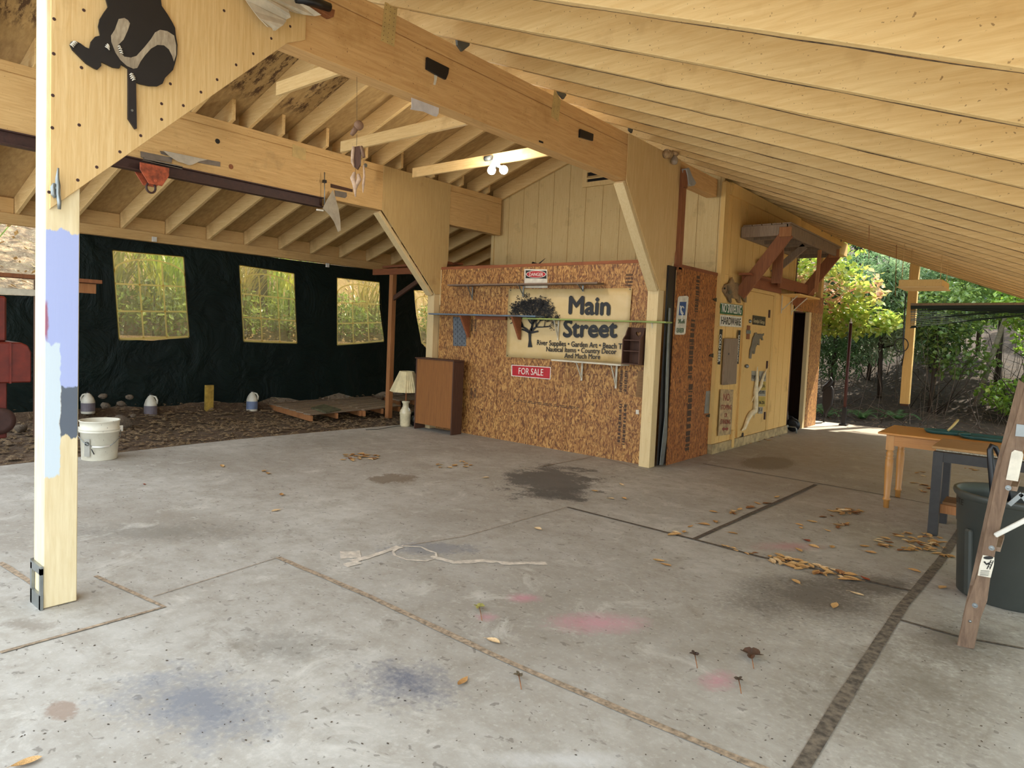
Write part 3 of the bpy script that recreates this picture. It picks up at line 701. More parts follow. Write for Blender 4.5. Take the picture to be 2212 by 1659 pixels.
tx('River Supplies \u2022 Garden Art \u2022 Beach T', (1160,745), (1343,754), 11); tx('Nautical Items \u2022 Country Decor', (1180,759), (1331,765), 10.5); tx('And Much More', (1219,773), (1296,776), 10.5)
# tree print: tapering flat limbs and small sprays
mb = MB(); r = random.Random(5); Y0 = YO-.026
def B2(x, y): return at(x, y, 'y', Y0)
def limb(x, y, ang, L, wd, dep):
    n = 3; px, py, pa = x, y, ang
    for i in range(n):
        na = pa+r.uniform(-.28,.28); qx, qy = px+math.cos(na)*L/n, py-math.sin(na)*L/n; w0, w1 = wd*(1-.3*i/n), wd*(1-.3*(i+1)/n)
        nx, ny = math.sin(na), math.cos(na)
        mb.add([B2(px+nx*w0/2, py+ny*w0/2), B2(px-nx*w0/2, py-ny*w0/2), B2(qx-nx*w1/2, qy-ny*w1/2), B2(qx+nx*w1/2, qy+ny*w1/2)], [(0,1,2,3)])
        px, py, pa = qx, qy, na
    ex, ey = (px-1158)/53, (py-672)/41
    if dep == 0 or ex*ex+ey*ey > 1.0:
        if dep < 5:
          for _ in range(3):
            a0 = r.uniform(0, 2*PI); s = r.uniform(.5, 1.7); cx, cy = px+r.uniform(-4,4), py+r.uniform(-4,4)
            mb.add([B2(cx+math.cos(a0+k*2.1)*s*(1 if k else 1.6), cy+math.sin(a0+k*2.1)*s) for k in range(3)], [(0,1,2)])
        return
    for k in range(3 if dep > 3 else 2):
        na = pa+((k-.5*(2 if dep > 3 else 1))*.75)+r.uniform(-.3,.3)
        limb(px, py, na*.92+.08*PI/2, L*r.uniform(.68,.9), wd*.62, dep-1)
mb.add([B2(1140,750), B2(1142,735), B2(1141,718), B2(1147,718), B2(1147,735), B2(1150,750)], [(0,1,2,3,4,5)])
for a0 in (2.5, 2.0, 1.55, 1.1, .6, .25): limb(1144, 719, a0, 19, 5, 6)
obj('tree_print', mb, M['ink'], BAN, label='black bare tree silhouette')
for k, (px, py) in enumerate([(1103,627),(1361,625),(1096,768)]):
    mb = MB(); mb.lathe([(.008,0),(.008,.003)], at(px, py, 'y', YO-.022), 10, False, mat=Matrix.Rotation(PI/2,3,'X')); obj('grommet', mb, M['black'], BAN)
# danger sign
S = tag(obj('danger_sign', plate([(1133,581),(1182,582),(1183,622),(1133,622)], YB, .004, .002), M['sign_white']), 'white danger sign with red oval, top of it standing above the grey upper shelf', 'sign')
obj('sign_panel', plate([(1135.5,584),(1180.5,585),(1180.5,602),(1135.5,601)], YB, .001, .0065), M['ink'], S)
obj('sign_oval', plate(ring_px(1158,592.5,21.5,8), YB, .0012, .0076), M['ink_white'], S); obj('sign_oval', plate(ring_px(1158,592.5,20.3,7.1), YB, .0012, .009), M['red_paint'], S)
tx('DANGER', (1143,596), (1173,596.5), 7.2, S, M['ink_white'], .0115, .008)
S = tag(obj('for_sale_sign', plate([(1105,788),(1190,793),(1189,819.5),(1105,812)], YB, .004, .001), M['ink_white']), 'small red sign reading FOR SALE under the banner', 'sign')
obj('sign_face', plate([(1106.5,789.5),(1188.5,794.5),(1187.5,818),(1106.5,810.8)], YB, .001, .0052), M['red_paint'], S)
tx('FOR SALE', (1120,808), (1173,811.5), 14, S, M['ink_white'], .0075, .0)
# lace panel
S = tag(obj('lace_panel', plate([(979,684),(1007,686),(1007,748),(979,747)], YB, .004, .001), plain('slate_blue_metal', '4e5358', .5)), 'small grey metal panel patterned with rings behind the blue shelf', 'panel')
mb = MB()
for i in range(3):
    for j in range(6):
        cx, cy = 984+i*9.3, 691+j*10.2
        c0 = at(cx, cy, 'y', YO-.007); 
        for rr in (.036, .020):
            P = [c0+Vector((rr*math.cos(k*PI/8), 0, rr*math.sin(k*PI/8))) for k in range(17)]; mb.tube(P, .0035, 4, False)
obj('ring_pattern', mb, plain('pale_grey_rings', '8f9699', .5), S)
S = tag(obj('cardboard_sheet', plate([(1379,801),(1411,804),(1407,863),(1373,857)], YB, .004, .001), plain('brown_cardboard', '8d6a45', .9)), 'brown cardboard sheet with faint handwriting pinned near the corner post', 'cardboard')
mb = MB(); r = random.Random(9)
for j in range(8):
    x = 1381-j*.5; x2 = 1402-j*.5-r.uniform(0,6); y = 812+j*6; P = [at(x+(x2-x)*i/14, y+r.uniform(-.9,.9), 'y', YO-.0065) for i in range(15)]; mb.tube(P, .0012, 3, False)
obj('handwriting', mb, plain('pencil', '6a4d33', .8), S)
tag(obj('price_sticker', plate([(1373.5,885),(1380,885.5),(1380,895),(1373.5,894.5)], YB, .001, .001), M['sign_white']), 'tiny white label stuck low on the strand board by the corner post', 'label')
mb = MB()
for j in range(5): mb.add([at(1375, 886.5+j*1.6, 'y', YO-.0025), at(1378.5, 886.8+j*1.6, 'y', YO-.0025), at(1378.5, 887.5+j*1.6, 'y', YO-.0025), at(1375, 887.2+j*1.6, 'y', YO-.0025)], [(0,1,2,3)])
# shelves on the banner wall
def shelf(name, p0, p1, dep, th, mat, lab, off=0.0):
    A = at(*p0, 'y', YO-dep); B = at(*p1, 'y', YO-dep); z = (A.z+B.z)/2
    mb = MB(); mb.box(A.x, B.x, YO-dep, YO-.03-off, z-th/2, z+th/2)
    e = empty(name, ((A.x+B.x)/2, YO, z-th/2), lab, 'shelf'); obj('shelf_board', mb, mat, e, bev=.003); return e, z-th/2
def wbracket(par, px, py0, py1, dep, ztop, mat, w=.02):
    a = at(px, py1, 'y', YO-.02); h = ztop-a.z; mb = MB(); x = a.x
    mb.box(x-w/2, x+w/2, YO-.035, YO-.027, ztop-h, ztop); mb.box(x-w/2, x+w/2, YO-dep+.02, YO-.027, ztop-.006, ztop); mb.bar((x, YO-.03, ztop-h*.9), (x, YO-dep*.75, ztop-.006), w*.5, .012)
    obj('bracket', mb, mat, par, label='painted steel bracket')
E1, z = shelf('wall_shelf', (966,615), (1290,612), .20, .022, M['plank_grey'], 'thin weathered grey shelf board high on the strand board wall, above the banner')
for px, y1 in ((1021,648),(1131,640),(1260,630)): wbracket(E1, px, 618, y1, .18, z, M['steel'])
E2, z = shelf('wall_shelf', (925,677), (1156,684), .24, .022, grain('blue_streaked_board', '5f7f96', '6d6258', (.8,9,9), '4f4238'), 'long blue-streaked shelf board on brown triangle brackets left of the green one')
def tri_br(par, pts, w=.03):
    q = [at(a, b, 'x', v) for a, b, v in pts]
for px0, px1, pyb in ((981,1014.5,729),(1095,1125.5,734)):
    xx = at(px1, pyb, 'y', YO-.03).x-.02; zb = at(px1, pyb, 'y', YO-.03).z
    mb = MB(); mb.prism([(xx-.02, YO-.03, z), (xx-.02, YO-.235, z), (xx-.02, YO-.215, z-.03), (xx-.02, YO-.05, zb), (xx-.02, YO-.03, zb)], (.035,0,0)); obj('bracket', mb, M['redX'], E2, bev=.003, label='brown triangular wood bracket')
mb = MB(); A = at(1029,690,'y',YO-.03); B = at(1094,692,'y',YO-.03); mb.box(A.x, B.x, YO-.055, YO-.03, z-.045, z); obj('ledger', mb, M['redX'], E2)
E3, z = shelf('wall_shelf', (1128,685.5), (1438,698.5), .20, .02, grain('lime_green_board', '9aa85c', '85904e', (.8,9,9), '6b6a3c'), 'long lime green shelf board crossing in front of the banner')
for px, y1 in ((1206,735),(1415,757)): wbracket(E3, px, 700, y1, .18, z, M['white_paint'])
E4, z4 = shelf('wall_shelf', (1190,779), (1341,787.5), .24, .02, M['white_paint'], 'short white shelf under the right end of the banner')
for px, y1 in ((1257,822),(1331,839)): wbracket(E4, px, 790, y1, .22, z4, M['white_paint'], .025)
# curio shelf with a heart
y0, y1 = YO-.20, YO-.03
L = at(1343, 760, 'y', y0).x; Rr = min(-3.82, at(1391, 760, 'y', y0).x); zb = at(1341,786,'y',y0).z; zt_ = at(1385,708,'y',y1).z
CU = empty('curio_shelf', ((L+Rr)/2, (y0+y1)/2, zb), 'dark brown wooden curio shelf with a heart cutout, fixed beside the banner', 'shelf')
zs = at(1343,733,'y',y0).z; side = [(y1, zb), (y0, zb), (y0, zs), (y0+.03, zs+.03), (y0+.06, zs+.05), (y0+.085, zs+.10), (y0+.12, zt_), (y1, zt_)]
for x in (L, Rr-.015): mb = MB(); mb.prism([(x, p, q) for p, q in side], (.015,0,0)); obj('side_panel', mb, M['dark_wood'], CU, bev=.002)
for q in (zb+.0, zb+(zs-zb)*.52, zs-.012): mb = MB(); mb.box(L+.016, Rr-.016, y0+.01, y1-.016, q, q+.013); obj('shelf_board', mb, M['dark_wood'], CU)
heart = [Vector((.035*(16*math.sin(a)**3)/16, 0, .035*(13*math.cos(a)-5*math.cos(2*a)-2*math.cos(3*a)-math.cos(4*a))/16)) for a in [2*PI*i/28 for i in range(28)]]
hc = Vector(((L+Rr)/2, y1, zt_-.075)); out = [Vector((L, y1, zb)), Vector((Rr, y1, zb)), Vector((Rr, y1, zt_)), Vector((L, y1, zt_))]
tri = tessellate_polygon([out, [hc+q for q in heart]]); mb = MB(); mb.add(out+[hc+q for q in heart], [tuple(t) for t in tri]); obj('back_panel', mb, M['dark_wood'], CU, solid=.01)

# ---- signs on the side wall and the door
PS = ('x', XP, 1); PD = ('x', XD, 1)
def dz(x, y): return (1530+x/4.481, 590+y/4.481)
S = tag(obj('parking_sign', plate([(1467,640),(1484,639),(1487,642),(1480,720),(1477,723),(1459,723),(1457.5,720),(1464.5,643)], PS, .004, .004), M['sign_white']), 'white and blue parking sign hung upside down on the orange side panel', 'sign')
obj('sign_border', plate([(1468.5,652),(1482.8,652),(1480,681),(1466,681)], PS, .001, .0085), M['blue_paint'], S)
a = at(1474, 670, 'x', XP+.012)
mb = MB(); cc = a+Vector((0,0,.0)); mb.tube([cc+Vector((0,.045*math.cos(t),.045*math.sin(t)-.0)) for t in [PI*.2+i*PI*1.5/14 for i in range(15)]], .008, 5); mb.tube([cc+Vector((0,.0,-.10)), cc+Vector((0,.01,-.03)), cc+Vector((0,-.04,.0)), cc+Vector((0,-.06,.05))], .008, 5); mb.ball(cc+Vector((0,0,-.12)), .014)
obj('wheelchair_symbol', mb, M['ink_white'], S)
text('RESERVED', (1477,709), (1461.5,708.5), -.055, PS, S, M['green_paint'], .010, .01, updir=(0,0,1)); text('PARKING', (1479.5,689.5), (1465,689), -.055, PS, S, M['green_paint'], .010, .01, updir=(0,0,1))
for px, py in ((1549,648),(1541,768),(1535,897)):
    q = at(px, py, 'x', XP+.006); mb = MB(); mb.prism([(q.x, q.y+.03, q.z+.035), (q.x, q.y+.03, q.z-.035), (q.x, q.y-.14, q.z-.008), (q.x, q.y-.14, q.z+.008)], (.006,0,0)); mb.box(q.x, q.x+.014, q.y+.03, q.y+.055, q.z-.05, q.z+.05)
    obj('strap_hinge', mb, M['black'], SP, label='black tapered strap hinge')
tag(obj('flashing_patch', plate([(1525,845),(1534,844),(1531,893),(1521,893)], PS, .003, .001), M['steel']), 'dull metal patch low on the orange side panel edge', 'metal patch')
# fish cutout
F = [(130,150),(150,112),(195,98),(222,38),(248,100),(262,92),(290,105),(318,150),(322,185),(350,160),(370,155),(360,230),(360,285),(345,282),(318,228),(300,238),(305,290),(292,290),(272,262),(268,250),(212,240),(215,285),(205,290),(190,262),(178,232),(150,205),(132,178)]
S = tag(obj('fish_cutout', plate([dz(*p) for p in F], PD, .018, .02), grain('painted_fish', 'a58458', '7d6342', (1,3,3), '4f4a3c', (.45,.6), scale=9)), 'painted wooden bass fish cutout above the green NO SNIVELING sign', 'fish decoration')
obj('fish_fin', plate([dz(*p) for p in [(198,168),(218,165),(226,190),(208,206),(196,190)]], PD, .006, .04), plain('olive_fin', '5c5640', .5), S)
mb = MB(); mb.ball(at(*dz(158,148), 'x', XD+.043), .014); obj('fish_eye', mb, M['ink'], S)
obj('fish_gill', plate([dz(*p) for p in [(185,118),(192,118),(192,165),(178,200),(172,200),(186,160)]], PD, .003, .039), plain('gill_brown', '5f4a30', .5), S)
S = tag(obj('street_sign', plate([dz(*p) for p in [(118,288),(332,312),(328,345),(332,365),(328,412),(112,392),(118,345),(112,330)]], PD, .004, .024), M['green_paint']), 'green street sign reading NO SNIVELING on the yellow siding', 'sign')
text('NO SNIVELING', dz(132,375), dz(318,398), .115, PD, S, M['ink_white'], .031, .01)
obj('sign_border', plate([dz(*p) for p in [(122,292),(328,316),(328,321),(122,297)]], PD, .001, .0285), M['ink_white'], S)
S = tag(obj('hardware_sign', plate([dz(*p) for p in [(115,402),(320,424),(318,525),(110,512)]], PD, .006, .024), M['sign_white']), 'white sign reading HARDWARE below the green sign', 'sign')
text('HARDWARE', dz(124,492), dz(312,508), .10, PD, S, M['ink'], .032, .015)
def vstrip(pts, word, lab, flip=False):
    S = tag(obj('lettered_strip', plate([dz(*p) for p in pts], PD, .006, .024), M['ink']), lab, 'sign')
    a, b, c, d = [at(*dz(*p), 'x', XD+.032) for p in pts]
    # letters run down the strip
    cu = bpy.data.curves.new('lettering', 'FONT'); cu.body = word; cu.size = 1; cu.resolution_u = 2; cu.offset = .02
    o = bpy.data.objects.new('lettering', cu); C.objects.link(o); bpy.context.view_layer.update()
    me = bpy.data.meshes.new_from_object(o.evaluated_get(bpy.context.evaluated_depsgraph_get())); bpy.data.objects.remove(o)
    xs = [w.co.x for w in me.vertices]; x0, x1 = min(xs), max(xs); mb = MB(); top = (a+b)/2; bot = (c+d)/2; wd = (b.y-a.y)
    L = (bot-top); vs = []
    for w in me.vertices:
        u = (w.co.x-x0)/(x1-x0); h = w.co.y/.7-.5
        vs.append(top+L*(.14+.80*u)+Vector((0, wd*.9*h, 0)))
    mb.add(vs, [tuple(p.vertices) for p in me.polygons]); obj('lettering', mb, M['ink_white'], S)
vstrip([(112,543),(136,545),(112,885),(90,882)], 'COLD BEER', 'narrow black strip with the words COLD BEER running down, left of the wood board')
vstrip([(292,552),(310,553),(290,880),(268,878)], 'SANDWICHES', 'narrow black strip with the word SANDWICHES running down, right of the wood board')
S = tag(obj('wood_board', plate([dz(*p) for p in [(150,632),(270,632),(248,1070),(125,1082)]], PD, .035, .02), M['grey_wood'], bev=.004), 'thick weathered brown board mounted between the two black word strips', 'board')
mb = MB(); q = at(*dz(198,782), 'x', XD+.056); mb.lathe([(.016,0),(.016,.002)], q, 10, False, mat=Matrix.Rotation(PI/2,3,'Y')); obj('knot', mb, M['ink'], S)
S = tag(obj('no_stopping_sign', plate([dz(*p) for p in [(118,1125),(242,1128),(218,1560),(92,1575)]], PD, .004, .022), plain('aged_tan_enamel', 'b79a6c', .6, 0, .2)), 'aged tan sign reading NO STOPPING OR STANDING in red, low on the siding', 'sign')
mr = plain('faded_red_letters', '8b3a28', .6)
for s, x0, x1, y, h in (('NO',145,205,1235,.10),('STOPPING',122,224,1320,.065),('OR',155,183,1395,.06),('STANDING',116,214,1460,.065)): text(s, dz(x0,y), dz(x1,y), h, PD, S, mr, .028, .01)
obj('arrow', plate([dz(*p) for p in [(132,1508),(150,1488),(150,1500),(178,1500),(178,1488),(195,1506),(178,1530),(178,1518),(150,1518),(150,1532)]], PD, .001, .027), mr, S)
S = tag(obj('garage_sign', plate([dz(*p) for p in [(430,408),(550,425),(546,510),(427,496)]], PD, .01, .024), plain('dark_olive_board', '3c3424', .6)), 'small dark sign with pale lettering near the top of the yellow door', 'sign')
text("Grandpa's Garage", dz(436,475), dz(544,492), .055, PD, S, plain('tan_letters', 'b9a77c', .6), .036, .015)
F = [(395,825),(402,740),(418,690),(428,630),(445,600),(448,578),(465,575),(470,592),(500,586),(522,590),(535,582),(535,600),(520,612),(528,648),(515,650),(508,625),(492,640),(492,698),(478,695),(475,680),(455,720),(446,780),(432,782),(432,745),(418,780),(412,828)]
tag(obj('fish_cutout', plate([dz(*p) for p in F], PD, .008, .03), plain('dull_tin', '7d7263', .5, .3)), 'grey metal leaping catfish cutout on the yellow door', 'fish decoration')
Fm = plain('license_yellow', 'b59a3c', .5); Fw = plain('licence_grey', '9c9684', .5)
for i, (q, m, s, lab) in enumerate([([(418,945),(470,948),(466,1046),(415,1042)], Fw, 'TOP 2', 'pale metal number plate left of the driftwood on the door'),
    ([(492,948),(558,950),(556,1048),(490,1048)], Fw, '1 - 98', 'pale number plate at the top of the plate column'),
    ([(488,1052),(556,1052),(554,1130),(486,1128)], Fm, 'C 36', 'yellowish number plate second in the column on the door'),
    ([(484,1134),(554,1134),(552,1192),(482,1190)], Fw, 'M51951', 'grey number plate reading M51951 third in the column'),
    ([(488,1196),(552,1198),(550,1290),(486,1288)], Fm, 'H6-22A', 'yellow number plate reading H6-22A in the column on the door'),
    ([(486,1294),(528,1296),(524,1360),(482,1360)], Fw, '51', 'lowest small number plate on the yellow door')]):
    S = tag(obj('license_plate', plate([dz(*p) for p in q], PD, .003, .022+.001*i), m), lab, 'license plate')
    text(s, dz(q[3][0]+5, q[3][1]-22), dz(q[2][0]-5, q[2][1]-22), .05, PD, S, M['ink'], .028+.001*i, .01)
D = [[(330,1522),(352,1500),(385,1410),(412,1362),(452,1335),(462,1250),(458,1150),(470,1040),(476,905)], [(470,1140),(500,1105),(520,1040),(540,980),(572,920)], [(458,1170),(440,1200),(420,1248)], [(512,1105),(530,1065)], [(448,1340),(442,1405)]]
W = [[.012,.03,.04,.045,.05,.045,.045,.03,.008], [.04,.03,.028,.02,.006], [.016,.010,.003], [.016,.004], [.018,.004]]
S = None; mw = plain('bleached_driftwood', 'ead9b0', .7, 0, .1)
for i, (d, wd) in enumerate(zip(D, W)):
    mb = MB(); mb.tube([at(*dz(*p), 'x', XD+.055) for p in d], [a*.85 for a in wd], 8); o = obj('driftwood_branch' if i == 0 else 'twig', mb, mw, S)
    if i == 0: S = tag(o, 'pale forked driftwood branch fixed across the lower yellow door', 'driftwood')
q = at(1583.5, 953, 'x', XD+.04); mb = MB(); mb.box(XD, XD+.05, q.y-.03, q.y+.03, 0.02, .27); tag(obj('wall_pipe_box', mb, M['siding_side'], bev=.01), 'small yellow stub box at the foot of the siding left of the door', 'pipe stub')
q = at(1700, 921, 'x', XD+.02); mb = MB(); mb.tube([q, q+Vector((.14,0,0)), q+Vector((.16,0,-.03)), q+Vector((.16,0,-.1))], .012, 6); mb.ball(q+Vector((.0,0,0)), .03); tag(obj('garden_spigot', mb, M['steel']), 'small outdoor tap low at the far end of the yellow wall', 'tap')
# vent in the gable
S = empty('wall_vent', at(1295, 400, 'y', YG), 'square louvred vent high in the gable wall under the big beam', 'vent')
a = at(1268, 395, 'y', YG-.0); b = at(1322, 330, 'y', YG)
fr = MB(); x0, x1, z0, z1 = a.x-.06, b.x+.12, a.z, a.z+.62
for q in ((x0,x1,z0-.07,z0),(x0,x1,z1,z1+.07),(x0,x0+.08,z0,z1),(x1-.08,x1,z0,z1)): fr.box(q[0],q[1],YG-.04,YG-.001,q[2],q[3])
obj('vent_frame', fr, M['siding'], S)
mb = MB(); mb.box(x0+.08, x1-.08, YG-.01, YG-.003, z0, z1); obj('vent_opening', mb, M['black'], S)
for i in range(6): mb = MB(); z = z0+.04+i*.1; mb.hexa([(x0+.08,YG-.045,z),(x1-.08,YG-.045,z),(x1-.08,YG-.012,z+.04),(x0+.08,YG-.012,z+.04),(x0+.08,YG-.045,z+.015),(x1-.08,YG-.045,z+.015),(x1-.08,YG-.012,z+.055),(x0+.08,YG-.012,z+.055)]); obj('louvre', mb, M['siding'], S)
# collar ties under the ridge
tie2(4.62, ((738,322),(1010,250)), 'upper horizontal tie spanning from the inner beam to the ridge side, above the white paper')
tie2(5.85, ((893,366),(1205,330)), 'horizontal tie carrying the triple light')
tie2(3.45, ((600,190),(760,140)), 'short tie board nearest the front, high under the ridge')
# ================================================================ OVERHEAD THINGS
def mpp(p): return (Vector(p)-EYE).dot(_F)/FPX
PB = ('x', -3.66, 1); PG = ('x', -3.645, 1)
# bear cutout on the gusset
def bz(x, y): return (120+x/5.72, y/5.72)
body = [(640,90),(600,-60),(610,-180),(660,-250),(700,-300),(690,-350),(730,-390),(790,-380),(830,-400),(990,-405),(1040,-380),(1100,-395),(1140,-350),(1125,-300),(1170,-250),(1240,-170),(1290,0),(1300,80),(1370,180),(1430,280),(1465,350),(1475,450),(1495,560),(1490,680),(1465,790),(1440,870),(1340,970),(1310,1040),(1250,1070),(1150,1068),(1040,1045),(975,1020),(985,960),(950,850),(880,850),(800,800),(780,850),(700,840),(580,780),(550,770),(555,820),(510,865),(470,850),(370,790),(280,700),(200,620),(170,560),(185,520),(230,510),(300,545),(360,590),(410,610),(430,520),(480,460),(545,445),(520,330),(540,240),(590,160),(640,90)][:-1]
BEAR = tag(obj('bear_cutout', plate([bz(*p) for p in body], PG, .012, .006), plain('black_fur_paint', '1c1714', .6)), 'black painted wooden bear cutout with tan belly climbing a stick, on the big gusset', 'bear decoration')
tan = grain('tan_fur_paint', 'b8a88c', '8d7c64', (1,4,1), '5a4c3c', (.5,.75), scale=14)
obj('belly_patch', plate([bz(*p) for p in [(780,235),(850,222),(895,250),(920,290),(890,380),(840,490),(770,560),(790,640),(850,700),(930,712),(1000,690),(1100,580),(1180,480),(1230,400),(1290,368),(1380,385),(1465,440),(1490,560),(1490,680),(1462,760),(1440,690),(1400,610),(1340,560),(1260,555),(1180,600),(1100,690),(1050,760),(1010,840),(960,850),(880,815),(800,740),(740,650),(690,520),(685,440),(730,370)]], PG, .001, .0185), tan, BEAR)
cl = plain('claw_white', 'd8d0bd', .5)
for (x0, y0, x1, y1) in [(770,575,805,580),(778,600,820,606),(785,625,830,636),(795,650,835,665),(635,540,665,585),(620,555,665,600),(612,575,668,618),(218,512,268,535),(203,522,252,550),(188,535,240,568),(178,550,225,585),(915,925,960,915),(920,950,972,938),(928,972,985,958),(945,995,988,980)]:
    mb = MB(); a = at(*bz(x0,y0), 'x', -3.62); b = at(*bz(x1,y1), 'x', -3.62); mb.tube([a, a.lerp(b,.5)+Vector((0,0,.004)), b], [.002,.0042,.003], 5); obj('claw', mb, cl, BEAR)
S = obj('branch_stick', plate([bz(*p) for p in [(885,850),(985,870),(980,1000),(990,1595),(970,1600),(885,1470)]], PG, .015, .004), plain('black_stick', '221b1a', .6), BEAR)
q = at(*bz(945,1365), 'x', -3.625); mb = MB(); mb.lathe([(.006,0),(.006,.003)], q, 8, False, mat=Matrix.Rotation(PI/2,3,'Y')); obj('screw_head', mb, M['steel'], S)
# rope cleat
CL = M['steel']; mb = MB()
def g_(px, py, o=.02): return at(px, py, 'x', -3.645+o)
mb.tube([g_(126,363,.03), g_(124,385,.03), g_(125,400,.02), g_(125,420,.02), g_(128,435,.03), g_(128,452,.03)], [.004,.008,.011,.011,.009,.007], 8)
o = obj('rope_cleat', mb, CL); tag(o, 'galvanised rope cleat screwed at the lower tip of the front gusset', 'cleat')
mb = MB(); mb.tube([g_(118,397), g_(114,405), g_(115,420), g_(120,427)], [.008,.01,.01,.008], 8); mb.tube([g_(118,397,.01), g_(122,410,.02)], .009, 6); obj('cleat_base', mb, CL, o)
# boards and tape pads on the big beam
M['tape'] = plain('black_tape', '15161a', .35)
for pts, lab, t in (([(919,124),(967,148),(965,160),(960,173),(940,163),(918,150)], 'larger black tape pad on the big amber beam', .02), ([(1250,279),(1279,290),(1278,305),(1249,297)], 'smaller black tape pad on the big amber beam near the corner post', .02)):
    tag(obj('tape_pad', plate(pts, PB, t), M['tape'], bev=.003), lab, 'tape pad')
tag(obj('hanging_thread', plate([(938,162),(944,164),(943,172),(940,184),(936,183),(938,172)], PB, .004, .002), M['sign_white']), 'scrap of white plastic hanging from the larger black pad', 'scrap')
tag(obj('beam_slot', plate([(1164,303),(1173,306),(1173,310),(1164,307)], PB, .003), M['tape']), 'tiny dark patch low on the big beam', 'patch')
S = tag(obj('bracket_board', plate([(646,6),(714,26),(711,41),(705,42),(650,10)], PB, .05), M['red'], bev=.003), 'brown board bracket wrapped in black at the top of the photo', 'bracket')
mb = MB(); mb.tube([at(636,-4,'x',-3.60), at(675,3,'x',-3.60), at(712,16,'x',-3.60)], [.028,.03,.026], 10); obj('black_wrap', mb, M['tape'], S)
RG = [(500,-45),(530,0),(548,25),(560,40),(578,58),(587,60),(590,66),(594,66),(603,60),(612,54),(618,46),(618,42),(628,37),(626,30),(623,22),(640,28),(655,31),(680,35),(694,32),(668,14),(640,4),(650,-30)]
mb = MB(); q = [at(a, b, 'x', -3.59-.02*math.sin(i*1.3)) for i, (a, b) in enumerate(RG)]; tri = tessellate_polygon([q]); mb.add(q, [tuple(t) for t in tri])
tag(obj('torn_cloth', mb, plain('off_white_cloth', 'c9bca4', .8, 0, .1), solid=.004), 'torn off-white cloth hanging over the gusset at the top edge', 'cloth')
# perforated straps
def dots(par, quad, plane, nx, ny, r=.003):
    a, b, c, d = [at(x, y, plane[0], plane[1]+plane[2]*.0035) for x, y in quad]; mb = MB()
    for i in range(nx):
        for j in range(ny):
            p = a.lerp(b, (i+.5)/nx).lerp(d.lerp(c, (i+.5)/nx), (j+.5)/ny); mb.add([p+Vector((0, r*math.cos(k*PI/3), r*math.sin(k*PI/3))) for k in range(6)], [tuple(range(6))])
    o = obj('nail_holes', mb, M['ink'], par); o['kind'] = 'stuff'
strapm = plain('painted_strap', 'c9ab6c', .6)
for quad, lab, nx, ny in (([(831,4),(858,18),(851,101),(822,88)], 'long perforated metal strap joining the big beam near the front', 3, 9), ([(1197,193),(1211,216),(1206,263),(1190,251)], 'perforated metal strap on the big beam nearer the corner post', 2, 6)):
    S = tag(obj('strap_plate', plate(quad, PB, .003, .0), strapm), lab, 'metal strap'); dots(S, quad, ('x', -3.657, 1), nx, ny)
S = tag(obj('strap_plate', plate([(632,311),(661,322),(660,347),(631,338)], ('x', -7.40, 1), .004), strapm), 'square perforated plate on the long inner beam', 'metal strap')
hg = plain('dull_zinc', '6c706c', .5, .6)
for pts, lab in (([(983,82),(999,66),(999,88),(1011,93),(1010,100),(995,112),(985,98)], 'bent zinc rafter hanger on the big beam, nearest the front'), ([(1199,192),(1207,186),(1216,180),(1214,197),(1220,206),(1214,215),(1205,205)], 'zinc rafter hanger halfway along the big beam top'), ([(1357,268),(1366,272),(1362,288),(1356,282)], 'zinc rafter hanger where the big beam meets the tall gusset')):
    tag(obj('rafter_hanger', plate(pts, PB, .02), hg), lab, 'rafter hanger')
PE = ('x', -3.62, 1)
for i, (px, py) in enumerate(((1776,487),(1796,498),(1817,510))):
    q = at(px, py, 'x', -3.615); mb = MB(); mb.prism([(q.x, q.y-.07, q.z+.06), (q.x, q.y+.07, q.z+.06), (q.x, q.y, q.z-.12)], (.012,0,0))
    tag(obj('rafter_hanger', mb, hg), 'dark pointed rafter hanger on the yard beam', 'rafter hanger', 'pointed hangers on the yard beam')
# paper under the beam
mb = MB(); q = [at(a, b, 'x', -3.70) for a, b in [(889,211),(948,233),(947,246),(943,252),(935,250),(915,241),(895,238),(886,236),(889,232)]]
tri = tessellate_polygon([q]); mb.add(q, [tuple(t) for t in tri]); tag(obj('paper_scrap', mb, plain('white_paper', 'cfc8c4', .8), solid=.003), 'white paper scrap taped under the big amber beam', 'paper')
# wooden mobile hanging from the beam
top = at(771,165,'x',-3.72); top.z = 3.185
def hp(px, py): d = ray(px, py); t = (top-EYE).dot(_F)/d.dot(_F); return EYE+d*t
wd = grain('driftwood', '8d6a4e', '6b4d38', (3,3,1), '4f3828'); wl = plain('pale_driftwood', 'c0a083', .8, 0, .15, 30)
MO = empty('wood_mobile', top, 'hanging string mobile of driftwood pieces under the big beam', 'mobile')
mb = MB(); mb.tube([top, hp(771,262)], .0012, 4); mb.tube([hp(771,290), hp(770,315)], .0012, 4); mb.tube([hp(768,345), hp(768,372)], .0012, 4); mb.tube([hp(786,345), hp(786,362)], .001, 4); obj('string', mb, M['ink'], MO)
s = mpp(top)
mb = MB(); mb.ball(hp(775,271), 10.5*s); obj('wood_ball', mb, wd, MO)
mb = MB(); mb.tube([hp(770,275), hp(765,283), hp(759,292)], [6*s,6*s,4*s], 8); obj('wood_peg', mb, wd, MO)
